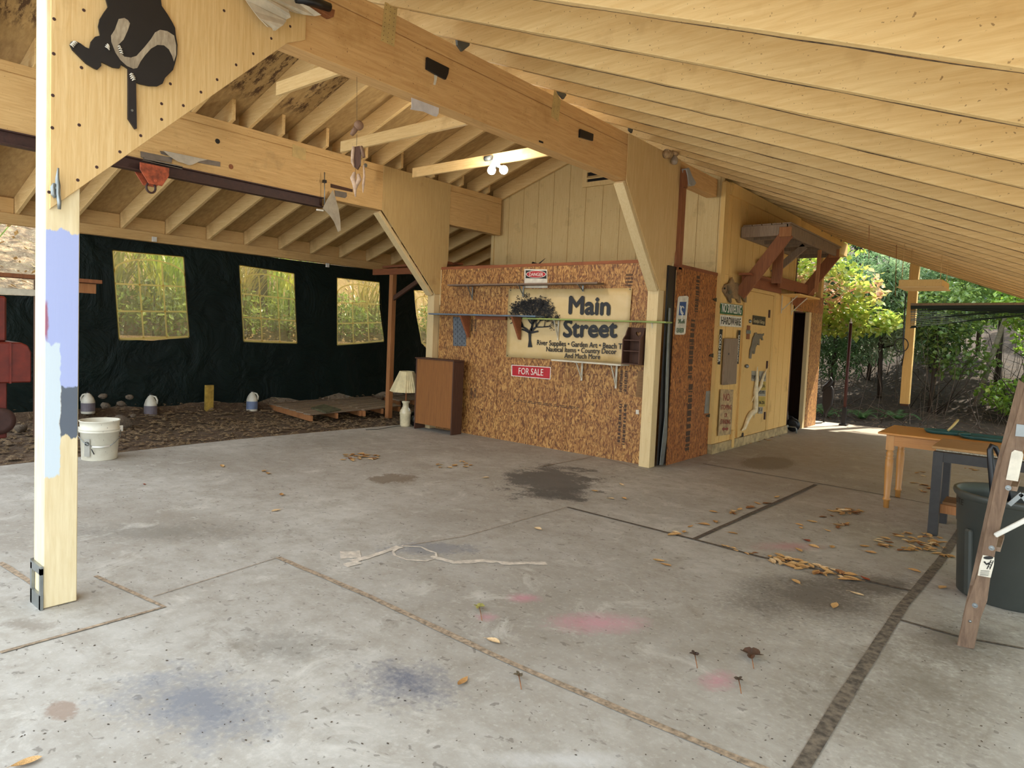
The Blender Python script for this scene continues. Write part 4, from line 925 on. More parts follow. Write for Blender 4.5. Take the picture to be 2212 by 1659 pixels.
for pts, r_, m in (([(764,317),(762,330),(761,350),(765,362)], [3,4,3.5,1], wl), ([(780,316),(783,325),(786,340)], [3,4,3.5], wd), ([(766,372),(762,385),(766,398),(768,425)], [3,6,5,1.5], wl), ([(774,376),(776,388),(770,400),(767,415)], [3,5.5,4,1.5], wl), ([(786,358),(787,380),(785,398),(784,416)], [2,2.5,3,1], wl)):
    mb = MB(); mb.tube([hp(*p) for p in pts], [a*s for a in r_], 7); obj('driftwood_piece', mb, m, MO)
mb = MB(); q = [hp(a, b) for a, b in [(766,317),(777,315),(779,330),(778,355),(772,366),(765,360),(764,335)]]; mb.prism(q, _F*.02); obj('bark_slab', mb, M['dark_wood'], MO)
# triple bulb lamp on the tie
LY = 5.80; cpt = at(1068, 352, 'y', LY)
bulb = plain('glowing_bulb', 'fff8e8', .3, 0, 0, 1, 'fff6e4', 26)
L3 = empty('triple_light', cpt, 'plug-in light fixture with three glowing round bulbs on the tie beam', 'light fixture')
mb = MB(); a = at(1055,342,'y',LY); mb.tube([a+Vector((-.05,0,0)), a+Vector((.05,0,0))], .03, 12); mb.box(cpt.x-.045, cpt.x+.045, LY-.03, LY+.03, cpt.z-.05, cpt.z+.03); obj('lamp_holder', mb, plain('grey_socket', '4a4c4a', .5), L3)
for px, py in ((1074,346),(1062,368),(1088,367)):
    c = at(px, py, 'y', LY-.08); mb = MB(); mb.ball(c, .048); obj('light_bulb', mb, bulb, L3, label='glowing bulb')
    mb = MB(); mb.tube([c+Vector((0,.03,.0)), cpt], .018, 8); obj('bulb_neck', mb, M['white'], L3)
    ld = bpy.data.lights.new('bulb_light', 'POINT'); ld.energy = 9; ld.color = (1,.95,.85); ld.shadow_soft_size = .06; lo = bpy.data.objects.new('bulb_light', ld); C.objects.link(lo); lo.location = c+Vector((0,-.09,-.03))
# old double socket and wrapped floodlight near the corner gusset
mb = MB(); p = at(1443,332,'x',-3.62); mb.tube([p+Vector((0,-.05,0)), p+Vector((0,.05,0))], .045, 12); mb.tube([p, p+Vector((.02,.08,.03)), p+Vector((.05,.14,.02))], .025, 8); mb.ball(p+Vector((0,-.05,-.02)), .045)
S = tag(obj('old_socket', mb, plain('dirty_cream_plastic', 'b3946c', .6, 0, .25, 20)), 'dirty cream double lamp socket high on the tall corner gusset', 'lamp socket')
mb = MB(); q = at(1457,345,'x',-3.60); mb.lathe([(.0001,-.06),(.03,-.05),(.042,-.02),(.035,.02),(.018,.05),(.015,.08)], q, 14); obj('clear_bulb', mb, plain('dusty_glass', 'a08e7a', .15), S)
q = [at(a, b, 'x', -3.56) for a, b in [(1482,364),(1489,362),(1496,380),(1505,395),(1501,401),(1494,402),(1488,398),(1486,380)]]; mb = MB(); mb.prism(q, (-.06,0,0))
S = tag(obj('plastic_wrapped_light', mb, plain('grey_plastic_film', '9a9a98', .35), bev=.006), 'grey plastic film wrapped over a small light by the redwood board', 'wrapped light')
mb = MB(); a, b = at(1481,364,'x',-3.58), at(1487,408,'x',-3.58); mb.box(-3.60, -3.57, a.y-.02, a.y+.06, b.z, a.z); obj('wood_block', mb, M['red'], S)

# ---- steel rail, trolley and hardware on the inner beam
RXc = -7.42
def prof(x, y0, y1, z0, z1, w=.10, t=.012):
    mb = MB(); mb.box(x-w/2, x+w/2, y0, y1, z1-t, z1); mb.box(x-w/2, x+w/2, y0, y1, z0, z0+t); mb.box(x-t/2, x+t/2, y0, y1, z0+t, z1-t); return mb
tag(obj('steel_rail', prof(RXc, -.9, 5.10, 3.018, 3.143), M['rust']), 'rusty brown steel rail hung below the long inner beam', 'rail')
ox = plain('rusty_orange_paint', 'a8502f', .6, 0, .25, 18)
cz = at(335, 375, 'x', RXc+.07); TR = empty('rail_trolley', (RXc, cz.y, 2.85), 'orange hoist trolley with a ring riding on the rusty steel rail', 'trolley')
for sx in (1, -1):
    x = RXc+sx*.065; q = [(x,cz.y-.15,3.10),(x,cz.y+.14,3.10),(x,cz.y+.14,3.02),(x,cz.y+.07,2.90),(x,cz.y-.06,2.90),(x,cz.y-.15,3.03)]
    mb = MB(); mb.prism(q, (sx*.012,0,0)); obj('side_plate', mb, ox, TR, bev=.003)
    for dy in (-.07,.07): mb = MB(); mb.lathe([(.028,0),(.028,.02)], (RXc+sx*.03, cz.y+dy, 3.055), 12, False, mat=Matrix.Rotation(PI/2,3,'Y')); obj('wheel', mb, M['rust'], TR)
mb = MB(); mb.tube([(RXc-.09, cz.y, 2.94), (RXc+.09, cz.y, 2.94)], .014, 8); obj('axle', mb, ox, TR)
mb = MB(); P = [Vector((RXc, cz.y-.01+.045*math.cos(a), 2.875+.052*math.sin(a))) for a in [2*PI*i/16 for i in range(17)]]; mb.tube(P, .011, 6, False); obj('ring', mb, M['rust'], TR)
PI2 = ('x', -7.40, 1); gp = plain('dull_grey_steel', '7a7167', .5, .4)
tag(obj('splice_plate', plate([(303,327),(371,341),(370,352),(304,340)], PI2, .012), gp), 'grey splice plate on the inner beam above the trolley', 'metal plate')
tag(obj('steel_angle', plate([(310,341),(392,360),(391,366),(305,347)], PI2, .03), gp), 'grey steel angle lying along the top of the rail', 'metal plate')
tag(obj('splice_plate', plate([(345,326),(475,350),(475,360),(440,354),(348,333)], PI2, .008, .001), gp), 'long thin grey plate to the right of the trolley', 'metal plate')
mb = MB(); q = [at(a, b, 'x', -7.36) for a, b in [(352,325),(448,345),(430,349),(415,356),(408,357),(395,352),(384,349),(365,337)]]; tri = tessellate_polygon([q]); mb.add(q, [tuple(t) for t in tri])
tag(obj('plastic_film', mb, plain('milky_film', 'b5ab98', .35), solid=.003), 'milky plastic film draped on the plate above the rail', 'plastic film')
mb = MB(); mb.tube([at(701,372,'x',-7.34), at(701,455,'x',-7.34)], .007, 6); S = tag(obj('threaded_rod', mb, M['steel']), 'thin threaded rod hanging at the end of the steel rail', 'rod')
mb = MB(); q = at(701,392,'x',-7.34); mb.box(q.x-.02, q.x+.02, q.y-.02, q.y+.02, q.z-.018, q.z+.018); obj('rod_nut', mb, M['black'], S)
tag(obj('rail_hanger_plate', plate([(714,397),(761,409),(761,415),(714,405)], PI2, .008), M['dark_wood']), 'short dark strip on the inner beam right of the rod', 'metal plate')
tag(obj('rail_hanger_plate', plate([(722,411),(748,416),(749,424),(745,428),(724,424)], PI2, .008), gp), 'short pale plate just under the dark strip on the inner beam', 'metal plate')
mb = MB(); q = [at(a, b, 'x', -7.33) for a, b in [(719,410),(724,425),(731,450),(735,475),(736,498),(730,501),(722,480),(712,465),(697,450),(706,432)]]; tri = tessellate_polygon([q]); mb.add(q, [tuple(t) for t in tri])
tag(obj('plastic_film', mb, plain('milky_film_dim', 'a89e8a', .35), solid=.003), 'hanging triangle of milky plastic film at the right end of the rail', 'plastic film')
mb = MB(); a, b = at(684,453,'x',-7.33), at(698,455,'x',-7.33); mb.bar(a, b, .02, .02); tag(obj('small_clamp', mb, M['white']), 'small white clamp beside the hanging plastic film', 'clamp')
for px, py, m, lab in ((470,305,'ink','dark round bolt hole in the inner beam'),(499,360,'red','orange-brown round plug in the inner beam'),(790,357,'steel','round grey metal disc on the inner beam near the mobile')):
    q = at(px, py, 'x', -7.399); mb = MB(); mb.lathe([(.028,0),(.026,.003)], q, 16, False, mat=Matrix.Rotation(PI/2,3,'Y')); tag(obj('bolt_disc', mb, M[m]), lab, 'bolt hole')
for px, py in ((333,517),(707,573)):
    q = at(px, py, 'x', -10.35); mb = MB(); mb.box(q.x-.01, q.x+.02, q.y-.03, q.y+.03, q.z-.035, q.z+.035); tag(obj('gutter_clip', mb, M['white']), 'small white plastic clip on the low left beam', 'clip', 'white clips on the left eave beam')

# ---- platform on the door wall
yn = at(1600,517,'x',XD+.01).y; zb = at(1600,517,'x',XD+.01).z; xo = at(1702,515,'y',yn).x; zt2 = at(1700,488,'y',yn).z; ye = at(1810,556,'x',xo).y
gw, rd = M['grey_wood'], M['redX']
PLT = empty('wall_platform', (XD, (yn+ye)/2, zb-.7), 'weathered lumber platform on diagonal braces above the yellow door', 'platform')
def pb(name, p0, p1, w, h, mat, up=(0,0,1)): mb = MB(); mb.bar(p0, p1, w, h, up); return obj(name, mb, mat, PLT, bev=.003)
hh = .15; zc = zb+hh/2+.02
pb('rim_board', (XD+.03, yn, zc), (xo, yn, zc), .04, hh, gw); pb('rim_board', (xo, yn-.02, zc), (xo, ye, zc), .04, hh, gw); pb('rim_board', (XD+.03, ye, zc), (xo, ye, zc), .04, hh, gw); pb('rim_board', (XD+.03, yn, zc), (XD+.03, ye, zc), .04, hh, gw)
n = 6
for i in range(1, n): y = yn+(ye-yn)*i/n; pb('joist', (XD+.05, y, zc), (xo-.02, y, zc), .04, hh*.8, M['grey_wood'])
for i in range(5): x = XD+.1+(xo-XD-.12)*i/4; pb('deck_plank', (x, yn-.02, zc+hh/2+.012), (x, ye+.02, zc+hh/2+.012), .12, .02, gw)
for y in (yn+.02, ye-.1):
    pb('brace', (XD+.05, y-.04, zb-.78), (xo-.0, y-.04, zb+.05), .045, .17, M['red']); pb('post_block', (xo-.10, y-.08, zb+.06), (xo+.06, y-.08, zb+.06), .02, .13, M['raw'])
y = (yn+ye)/2; pb('brace', (XD+.05, y, zb-.35), (xo-.15, y, zb+.05), .04, .10, gw)
a = at(1683,525,'y',yn+.25); b = at(1674,612,'y',yn+.25); pb('hanging_board', (a.x, yn+.25, a.z), (a.x, yn+.25, b.z), .035, .14, M['red'], (1,0,0))
a = at(1771,540,'x',xo+.02); pb('hanging_strip', (xo+.02, a.y, a.z), (xo+.02, a.y-.05, at(1757,629,'x',xo+.02).z), .03, .05, M['raw'], (1,0,0))
a = at(1602,604,'x',XD+.06); b = at(1683,622,'x',XD+.06); pb('lower_rail', (XD+.08, a.y, a.z), (XD+.08, b.y, a.z), .04, .16, rd)
a = at(1680,610,'x',XD+.22); b = at(1755,626,'x',XD+.22); pb('lower_rail', (XD+.24, a.y, a.z), (XD+.24, b.y, a.z), .04, .16, rd)
a = at(1640,600,'x',XD+.15); pb('ledge_board', (XD+.16, a.y-.6, a.z), (XD+.16, a.y+.5, a.z), .16, .03, rd)
q = [at(*p, 'x', XD+.06) for p in ((1640,565),(1657,556),(1661,597),(1641,597))]; mb = MB(); mb.prism(q, (.02,0,0)); tag(obj('leaning_panel', mb, M['siding_side']), 'small cream panel leaning on the wall under the platform', 'panel')
# small shelf past the platform
a = at(1686,636,'x',XD+.02); b = at(1725,642,'x',XD+.02); SH = empty('wall_shelf', (XD, a.y, a.z), 'small cream shelf above the dark shed opening', 'shelf')
mb = MB(); mb.box(XD+.03, XD+.32, a.y, a.y+1.15, a.z-.012, a.z+.012); obj('shelf_board', mb, M['siding_side'], SH)
for y in (a.y+.08, a.y+.62): mb = MB(); mb.box(XD+.02, XD+.03, y-.01, y+.01, a.z-.30, a.z-.012); mb.bar((XD+.03,y,a.z-.25), (XD+.26,y,a.z-.02), .012, .014); obj('bracket', mb, M['white_paint'], SH)
# ================================================================ THINGS ON THE LEFT
def on(px, py): return fl(px, py)
# brown cabinet
yf, yb = 6.90, 7.11; a = at(975, 930, 'y', yf); xr = a.x; xl = at(896.5, 850, 'y', yf).x; zt_ = at(973,778,'y',yf).z; z0 = zf(0, yf)
CB = empty('cabinet', ((xl+xr)/2, (yf+yb)/2, z0), 'brown wooden cabinet turned with its plain back outward against the strand board', 'cabinet')
for x in (xl, xr-.02): mb = MB(); mb.box(x, x+.02, yf, yb, z0+.001, zt_-.02); obj('side_panel', mb, M['dark_wood'], CB)
mb = MB(); mb.box(xl-.015, xr+.015, yf-.015, yb, zt_-.018, zt_); obj('cabinet_top', mb, M['dark_wood'], CB, bev=.003)
mb = MB(); mb.box(xl+.022, xr-.022, yf+.004, yf+.012, z0+.09, zt_-.02); obj('back_panel', mb, grain('tan_hardboard', '96602c', '7e4f22', (9,9,.6), '6c3f20'), CB, label='tan hardboard back')
mb = MB(); mb.box(xl+.022, xr-.022, yf+.02, yb-.01, z0+.12, z0+.135); obj('bottom_panel', mb, M['dark_wood'], CB)
# lamp
p = on(875, 920.5); s = mpp(p); LZ = p.z
LP = empty('table_lamp', p, 'milk-can table lamp with a pleated cream shade standing by the cabinet', 'lamp')
mb = MB(); mb.lathe([(.001,0),(10.5*s,0),(11*s,.02),(12*s,25*s),(13*s,28*s),(13*s,30*s),(11.5*s,32*s),(12*s,34*s),(7*s,40*s),(6.3*s,48*s),(8.5*s,52*s),(8.6*s,54*s),(5*s,55*s),(.001,55*s)], p, 24); obj('lamp_base', mb, plain('cream_glaze', 'd6c8a2', .2), LP, label='cream glazed milk can base')
for sx in (-1, 1): mb = MB(); P = [p+Vector((sx*(8.5+3*math.sin(t))*s, 0, (36+4.5*math.cos(t))*s)) for t in [PI*i/6 for i in range(7)]]; mb.tube(P, 1.0*s, 6); obj('can_handle', mb, MATS.get('x') or M['white'], LP)
mb = MB(); mb.tube([p+Vector((0,0,54*s)), p+Vector((0,0,78*s))], 2*s, 8); obj('lamp_stem', mb, M['red'], LP)
mb = MB(); N = 72; zlo, zhi = 75*s, 119*s; vs = []
for z, r in ((zlo, 32*s), (zhi, 14*s)):
    for k in range(N): rr = r*(1+(.02 if k % 2 else -.01))/max(.92, math.cos(((k*2*PI/N) % (PI/4))-PI/8)+.0); vs.append(p+Vector((rr*math.cos(2*PI*k/N), rr*math.sin(2*PI*k/N), z)))
mb.add(vs, [(k, (k+1)%N, N+(k+1)%N, N+k) for k in range(N)]); obj('lamp_shade', mb, plain('pleated_cream_fabric', 'd2c294', .8), LP, label='pleated cream shade', solid=.004)
mb = MB(); mb.tube([p+Vector((0,-.05,.006)), on(860,921)+Vector((0,0,.006)), on(840,924)+Vector((0,0,.006)), on(818,928)+Vector((0,0,.006)), on(790,929)+Vector((0,0,.006))], .004, 5); obj('power_cord', mb, M['black'], LP)
# small wheel by the lamp
q = on(894, 921); q.y += .03; mb = MB(); mb.lathe([(.05,-.02),(.10,-.03),(.115,-.015),(.115,.015),(.10,.03),(.05,.02)], q+Vector((-.03,.0,.117)), 20, True, mat=Matrix.Rotation(PI/2,3,'X')); W1 = tag(obj('cart_wheel', mb, M['black']), 'small black wheel with grey hub between the lamp and the cabinet', 'wheel')
mb = MB(); mb.lathe([(.0001,-.025),(.05,-.02),(.05,.02),(.0001,.025)], q+Vector((-.03,.0,.117)), 14, True, mat=Matrix.Rotation(PI/2,3,'X')); obj('wheel_hub', mb, M['steel'], W1)
# brown rack post and top boards
yr = 7.55; b0 = at(839, 905, 'y', yr); t0 = at(842, 588, 'y', yr)
RK = empty('lumber_rack', (b0.x, yr, -.03), 'brown lumber rack, one tall post with boards on top, left of the banner wall', 'rack')
mb = MB(); mb.box(b0.x-.045, b0.x+.045, yr-.045, yr+.045, -.04, t0.z); obj('rack_post', mb, M['raw'], RK, bev=.003)
aL, aR = at(808,585,'y',yr-.06), at(975,583,'y',yr-.06); mb = MB(); mb.bar((aL.x, yr-.07, t0.z+.0), (-7.60, yr-.07, t0.z+.0), .04, .10); obj('rack_beam', mb, M['redX'], RK)
for i, (dy, dz_) in enumerate(((.1,.10),(.35,.11),(.7,.10))): mb = MB(); mb.bar((aL.x+.1+.1*i, yr+dy, t0.z+dz_), (-7.62, yr+dy, t0.z+dz_+.03), .12, .035); obj('top_board', mb, M['redX'], RK)
c0, c1 = at(850,645,'y',yr), at(905,606,'y',yr); mb = MB(); mb.bar((c0.x,yr,c0.z), (c1.x,yr,c1.z), .04, .07); obj('rack_brace', mb, M['dark_wood'], RK)
# boards resting on the box behind the strand board
for i in range(4):
    y = 7.5+.2*i; mb = MB(); mb.bar((-7.35, y, zt_o+.05+.03*i), (-6.2+.15*i, y+.1, zt_o+.05+.02*i), .11, .03); tag(obj('loose_board', mb, M['redX']), 'reddish board lying on top of the strand board room', 'board', 'boards on top of the strand board room')
mb = MB(); q = at(1150,578,'y',YO+.05); q.z = zt_o+.055; mb.tube([q, at(1163,571,'y',YO+.05), at(1178,558,'y',YO+.05)], [.02,.012,.002], 5); tag(obj('palm_frond_scrap', mb, M['black']), 'dark curved scrap sticking up behind the danger sign', 'scrap')
# bucket
p = on(215, 992.5); p.y += .10; p = on(215, 990); s = mpp(p)
BK = empty('bucket', p, 'dirty white plastic bucket on the concrete edge behind the patched post', 'bucket')
H = 84*s; mb = MB(); R0, R1 = 33*s, 38*s
mb.lathe([(.001,.004),(R0-.006,.004),(R0,0),(R0+.002,.004),(R1*.955,H*.70),(R1*1.01,H*.71),(R1*1.01,H*.74),(R1*.96,H*.75),(R1*1.01,H*.77),(R1*1.01,H*.80),(R1*.96,H*.81),(R1*.99,H*.97),(R1*1.02,H*.98),(R1*1.02,H),(R1*.96,H),(R0*.97,.012),(.001,.012)], p, 36)
obj('bucket_body', mb, grain('dirty_white_bucket', 'd8d2bf', 'c8c0aa', (1,1,1), 'a59a82', (.6,.8), rough=.45, speck='3c352b', scale=5), BK)
vd = (EYE-p); vd.z = 0; vd.normalize(); sd = Vector((vd.y,-vd.x,0)); 
if sd.dot(RI) < 0: sd = -sd
for k in (-1, 1): c = p+sd*k*R1*1.03+Vector((0,0,H*.76)); mb = MB(); mb.box(c.x-.012, c.x+.012, c.y-.018, c.y+.018, c.z-.03, c.z+.03); obj('handle_ear', mb, M['white'], BK, bev=.004)
def bp(u, v, o=1.03): # around the front of the bucket; u -1..1, v height share
    a = u*PI/2; return p+(sd*math.sin(a)+vd*math.cos(a))*R1*o+Vector((0,0,H*v))
mb = MB(); mb.tube([bp(-1,.74), bp(-.85,.62,1.06), bp(-.5,.48,1.06), bp(-.2,.38,1.05)], .0035, 5); mb.tube([bp(.98,.74), bp(.8,.58,1.06), bp(.5,.46,1.06), bp(.3,.38,1.05)], .0035, 5); obj('wire_handle', mb, M['steel'], BK)
mb = MB(); mb.tube([bp(-.22,.375,1.05), bp(.05,.365,1.05), bp(.3,.38,1.05)], .010, 8); obj('handle_grip', mb, M['white'], BK)
mb = MB(); vs = [bp(u, v, .985+.03*v) for v in (.12,.57) for u in (-.52,-.45,-.38,-.31)]; mb.add(vs, [(i,i+1,5+i,4+i) for i in range(3)]); L_ = obj('warning_label', mb, plain('grey_print', '9c978a', .6), BK)
mb = MB(); P = [bp(-.41+.07*math.cos(a), .45+.045*math.sin(a), 1.01) for a in [2*PI*i/14 for i in range(15)]]; mb.tube(P, .003, 5, False); mb.tube([bp(-.46,.42,1.01), bp(-.36,.48,1.01)], .003, 5); obj('warning_symbol', mb, M['ink'], L_)
mb = MB(); mb.tube([bp(-.25,.32,1.0), bp(-.2,.24,1.0), bp(-.16,.19,1.0)], .005, 5); obj('paint_streak', mb, M['ink'], BK)
# jugs hung on the tarp edge
def jug(px, pyb, wpx, hpx, x, lab, lm, flip=1):
    b = at(px, pyb, 'x', x); s = mpp(b); r = wpx*s/2; h = hpx*s; J = empty('plastic_jug', b, lab, 'jug')
    mb = MB(); mb.lathe([(.001,0),(r*.95,0),(r,.01),(r,h*.52),(r*.96,h*.58),(r*.8,h*.72),(r*.42,h*.88),(r*.22,h*.92),(r*.22,h*.97),(.001,h*.97)], b, 20, True, 1, .85); obj('jug_body', mb, plain('milky_jug', 'cfc8b4', .4), J)
    mb = MB(); mb.lathe([(r*.26,h*.95),(r*.26,h),(.001,h)], b, 12); obj('cap', mb, M['black'], J)
    mb = MB(); mb.tube([b+RI*flip*r*.25+Vector((0,0,h*.90)), b+RI*flip*r*.75+Vector((0,0,h*.86)), b+RI*flip*r*1.0+Vector((0,0,h*.72)), b+RI*flip*r*.95+Vector((0,0,h*.56))], r*.13, 7); obj('jug_handle', mb, plain('milky_jug_handle', 'cfc8b4', .4), J)
    v = (EYE-b); v.z = 0; v.normalize(); t_ = Vector((-v.y, v.x, 0)); vs = []
    for z in (.12, .50):
        for u in range(-4, 5): a = u*.28; vs.append(b+Vector((math.cos(a)*v.x*r*1.02+math.sin(a)*t_.x*r*1.02, (math.cos(a)*v.y+math.sin(a)*t_.y)*r*1.02*.93, h*z)))
    mb = MB(); mb.add(vs, [(i,i+1,10+i,9+i) for i in range(8)]); obj('jug_label', mb, lm, J)
    return J
gl_ = plain('grey_label', '6d6468', .6); bl_ = plain('blue_white_label', '6a7690', .6)
jug(190, 893, 31, 47, -10.42, 'white jug with a grey label hanging from the tarp, just right of the patched post', gl_, -1)
jug(325, 901, 29, 51, -10.42, 'white jug with a grey label hanging from the gathered tarp right of the bucket', gl_, 1)
jug(544, 888, 26, 44, -10.35, 'white jug with a blue label standing at the left end of the pallets', bl_, 1)
jug(718, 861, 21, 22, -11.2, 'white jug half hidden behind the pallets', bl_, 1)
a = at(451,889,'x',-10.40); b = at(451,832,'x',-10.40); mb = MB(); mb.box(a.x-.03, a.x+.03, a.y-.06, a.y+.06, -.05, b.z); tag(obj('yellow_stake', mb, plain('yellow_paint_wood', 'b08f3a', .8, 0, .2)), 'short yellow post standing at the foot of the tarp', 'stake')
a = at(688,862,'x',-10.9); b = at(688,838,'x',-10.9); mb = MB(); mb.box(a.x-.04, a.x+.04, a.y-.07, a.y+.07, -.05, b.z); tag(obj('wood_stake', mb, M['raw']), 'short wooden stake behind the pallets', 'stake')
# pallets
def pallet(A, B, D, Cc, lab, ns=8, lift=.12, rot=False):
    P = [pl(x, y, (0,0,1), lift) for x, y in (A, B, Cc, D)]; A, B, Cc, D = P
    e = empty('pallet', (A+Cc)/2-Vector((0,0,lift)), lab, 'pallet')
    for i in range(ns):
        t = (i+.5)/ns; a = A.lerp(B, t); b = D.lerp(Cc, t); mb = MB(); mb.bar(a, b, (A-B).length/ns*.62, .018); obj('slat', mb, M['grey_wood'], e)
    for t in (0.02, .5, .98): a = A.lerp(D, t); b = B.lerp(Cc, t); mb = MB(); mb.bar(a-Vector((0,0,.055)), b-Vector((0,0,.055)), .04, .085); obj('runner', mb, M['raw'], e)
pallet((557,865),(671,897),(684,857),(781,886), 'wooden pallet lying in the dirt, nearest the white jug')
pallet((690,858),(786,887),(785,853),(864,877), 'wooden pallet lying in the dirt beside the rack post')
pallet((812,851),(862,866),(880,846),(925,862), 'wooden pallet farthest back, behind the lamp')
P = [pl(x, y, (0,0,1), .15) for x, y in ((672,880),(700,873),(737,884),(704,890))]; mb = MB(); mb.prism(P, (0,0,-.02)); tag(obj('mossy_board', mb, plain('mossy_green_board', '5c5a3c', .9, 0, .3)), 'greenish flat board lying on the nearest pallet', 'board')
# rocks at the tarp foot
rk = ground_mat('rock', '6f5f4c', '8a7a66', '4f4335', 6)
def rock(c, r, seed, name='rock'):
    mb = MB(); rr = random.Random(seed); mb.ball((0,0,0), r, 9, 6, (1, 1, .7)); off = Vector((rr.uniform(0,50), rr.uniform(0,50), 0))
    mb.v = [Vector(c)+v*(1+.35*noise.noise(v/r*1.2+off)) for v in mb.v]; return obj(name, mb, rk)
for i, (px, py, rp, lab) in enumerate([(262,912,22,'large brown rock behind the bucket'),(228,876,10,'round rock between the two left jugs, left of a paler one'),(262,872,9,'rock resting above the large rock behind the bucket'),(279,858,8,'small tan rock high under the tarp edge'),(222,856,9,'dim reddish rock under the tarp edge'),(46,925,12,'rock beside the red machine'),(288,898,6,'small rock close to the gathered-tarp jug')]):
    b = at(px, py, 'x', -10.0 if py < 880 else -9.6); s = mpp(b); c = Vector((b.x, b.y, b.z)); tag(rock(c, rp*s, i), lab, 'rock')
# litter on the dirt (uncountable)
mb = MB(); r = random.Random(11)
for i in range(4200):
    y = r.uniform(1.5, 9.5); x = r.uniform(-10.6, xedge(y)-.02); z = zdirt(x, y)+.014; L = r.uniform(.015, .055)*(1.6 if r.random() < .12 else 1); a = r.uniform(0, PI); w_ = L*r.uniform(.25,.7); d = Vector((math.cos(a), math.sin(a), 0)); n_ = Vector((-d.y, d.x, 0)); t_ = r.uniform(-.3,.3)
    mb.add([Vector((x,y,z))-d*L, Vector((x,y,z+.004))+n_*w_+Vector((0,0,t_*.03)), Vector((x,y,z))+d*L+Vector((0,0,abs(t_)*.03)), Vector((x,y,z+.006))-n_*w_, Vector((x,y,z+w_*.8))], [(0,3,4),(3,2,4),(2,1,4),(1,0,4)])
o = obj('gravel_and_chips', mb, ground_mat('chips', 'a08560', '6a523a', 'c4ab80', 9), DIRT); o['kind'] = 'stuff'
# red machine and plank shelf at the left edge
rm = plain('red_machine_paint', '6e2416', .5, 0, .15, 8)
xm = -8.6; a = at(52, 822, 'x', xm); b = at(40, 738, 'x', xm); c = at(-140, 780, 'x', xm)
MC = empty('red_machine', (xm, (a.y+c.y)/2, zf(0,1.6)-.05), 'orange-red machine with a rounded hood at the far left edge', 'machine')
q = [(xm+.25, c.y, a.z), (xm+.25, a.y, a.z), (xm+.25, a.y, b.z-.10), (xm+.25, a.y-.03, b.z-.03), (xm+.25, a.y-.09, b.z), (xm+.25, c.y, b.z)]; mb = MB(); mb.prism(q, (-.5,0,0)); obj('hood', mb, rm, MC, bev=.012)
mb = MB(); ys_ = at(22,780,'x',xm+.25).y; mb.box(xm-.26, xm+.262, ys_-.008, ys_+.008, a.z-.005, b.z+.006); obj('hood_seam', mb, rm, MC)
t_ = at(10,640,'x',xm); u_ = at(12,640,'x',xm+.1); mb = MB(); mb.box(xm-.15, xm+.15, c.y+.1, u_.y, b.z, u_.z); obj('tower', mb, rm, MC, bev=.02)
d_ = at(14, 900, 'x', xm+.1); mb = MB(); mb.box(xm-.12, xm+.12, d_.y-.35, d_.y, zf(0,1.5)+.08, a.z); obj('pedestal', mb, rm, MC, bev=.01)
mb = MB(); wq_ = at(0, 910, 'x', xm+.2); mb.lathe([(.0001,-.03),(.08,-.03),(.13,-.035),(.14,0),(.13,.035),(.08,.03),(.0001,.03)], (wq_.x, wq_.y, wq_.z), 22, True, mat=Matrix.Rotation(PI/2,3,'Y')); obj('wheel', mb, M['rust'], MC)
xs_ = -9.3; a = at(-40,595,'x',xs_); b = at(213,608,'x',xs_); z = at(100,601,'x',xs_).z
mb = MB(); mb.bar((xs_, a.y, z), (xs_, b.y, z), .25, .045); PK = tag(obj('plank_shelf', mb, M['red'], bev=.003), 'long brown plank shelf running behind the patched post', 'shelf')
c = at(180,633,'x',xs_); mb = MB(); mb.box(xs_-.06, xs_+.06, c.y-.12, c.y+.12, c.z, z-.03); obj('support_block', mb, M['raw'], PK)
a = at(-40,628,'x',xs_); b = at(140,633,'x',xs_); mb = MB(); mb.bar((xs_, a.y, b.z-.02), (xs_, b.y, b.z-.02), .04, .07); obj('lower_rail', mb, M['white_paint'], PK)
mb = MB(); mb.box(xs_-.05, xs_+.05, c.y-.5, c.y-.4, -.03, z-.03); obj('shelf_leg', mb, M['dark_wood'], PK)
# ================================================================ THINGS ON THE RIGHT
pine = grain('orange_pine', 'cf8f45', 'b97a35', (.8,9,9), 'a86c2e', rough=.45); pineZ = grain('orange_pine_leg', 'd09650', 'bb8140', (9,9,.8), rough=.4)
# pine table: far-left legs visible
f1 = fl(1911, 1101); f2 = fl(1941, 1085)
yt = f1.y; zt_ = at(1913, 935, 'y', yt).z
T = empty('pine_table', (f1.x+.6, yt+.4, 0), 'orange pine table with turned legs at the right', 'table')
tx0 = at(1893, 934, 'z', zt_).x; ty0 = at(1893, 934, 'z', zt_).y; tb = at(1955, 917, 'z', zt_)
x0, y0, x1, y1 = tx0, ty0+.07, tx0+1.35, ty0+.88
mb = MB(); mb.box(x0, x1, y0, y1, zt_-.02, zt_); obj('tabletop', mb, pine, T, bev=.004)
L_ = [(x0+.10, y0+.09), (x0+.10, y1-.12), (x1-.10, y0+.09), (x1-.10, y1-.12)]
for (lx, ly) in L_:
    z0 = zf(lx, ly); h = zt_-.02-z0; s = .034
    mb = MB(); mb.box(lx-s, lx+s, ly-s, ly+s, zt_-.17, zt_-.021)
    mb.lathe([(s*.7,0),(s*.75,h*.10),(s*1.0,h*.105),(s*1.0,h*.125),(s*.8,h*.14),(s*1.05,h*.55),(s*1.05,h*.66),(s*.85,h*.67),(s*1.1,h*.69),(s*.8,h*.70),(s*1.0,h*.74),(s*.75,h*.77),(s*.95,h*.785),(s*.95,h*.80)], (lx, ly, z0+.001), 14)
    obj('leg', mb, pineZ, T)
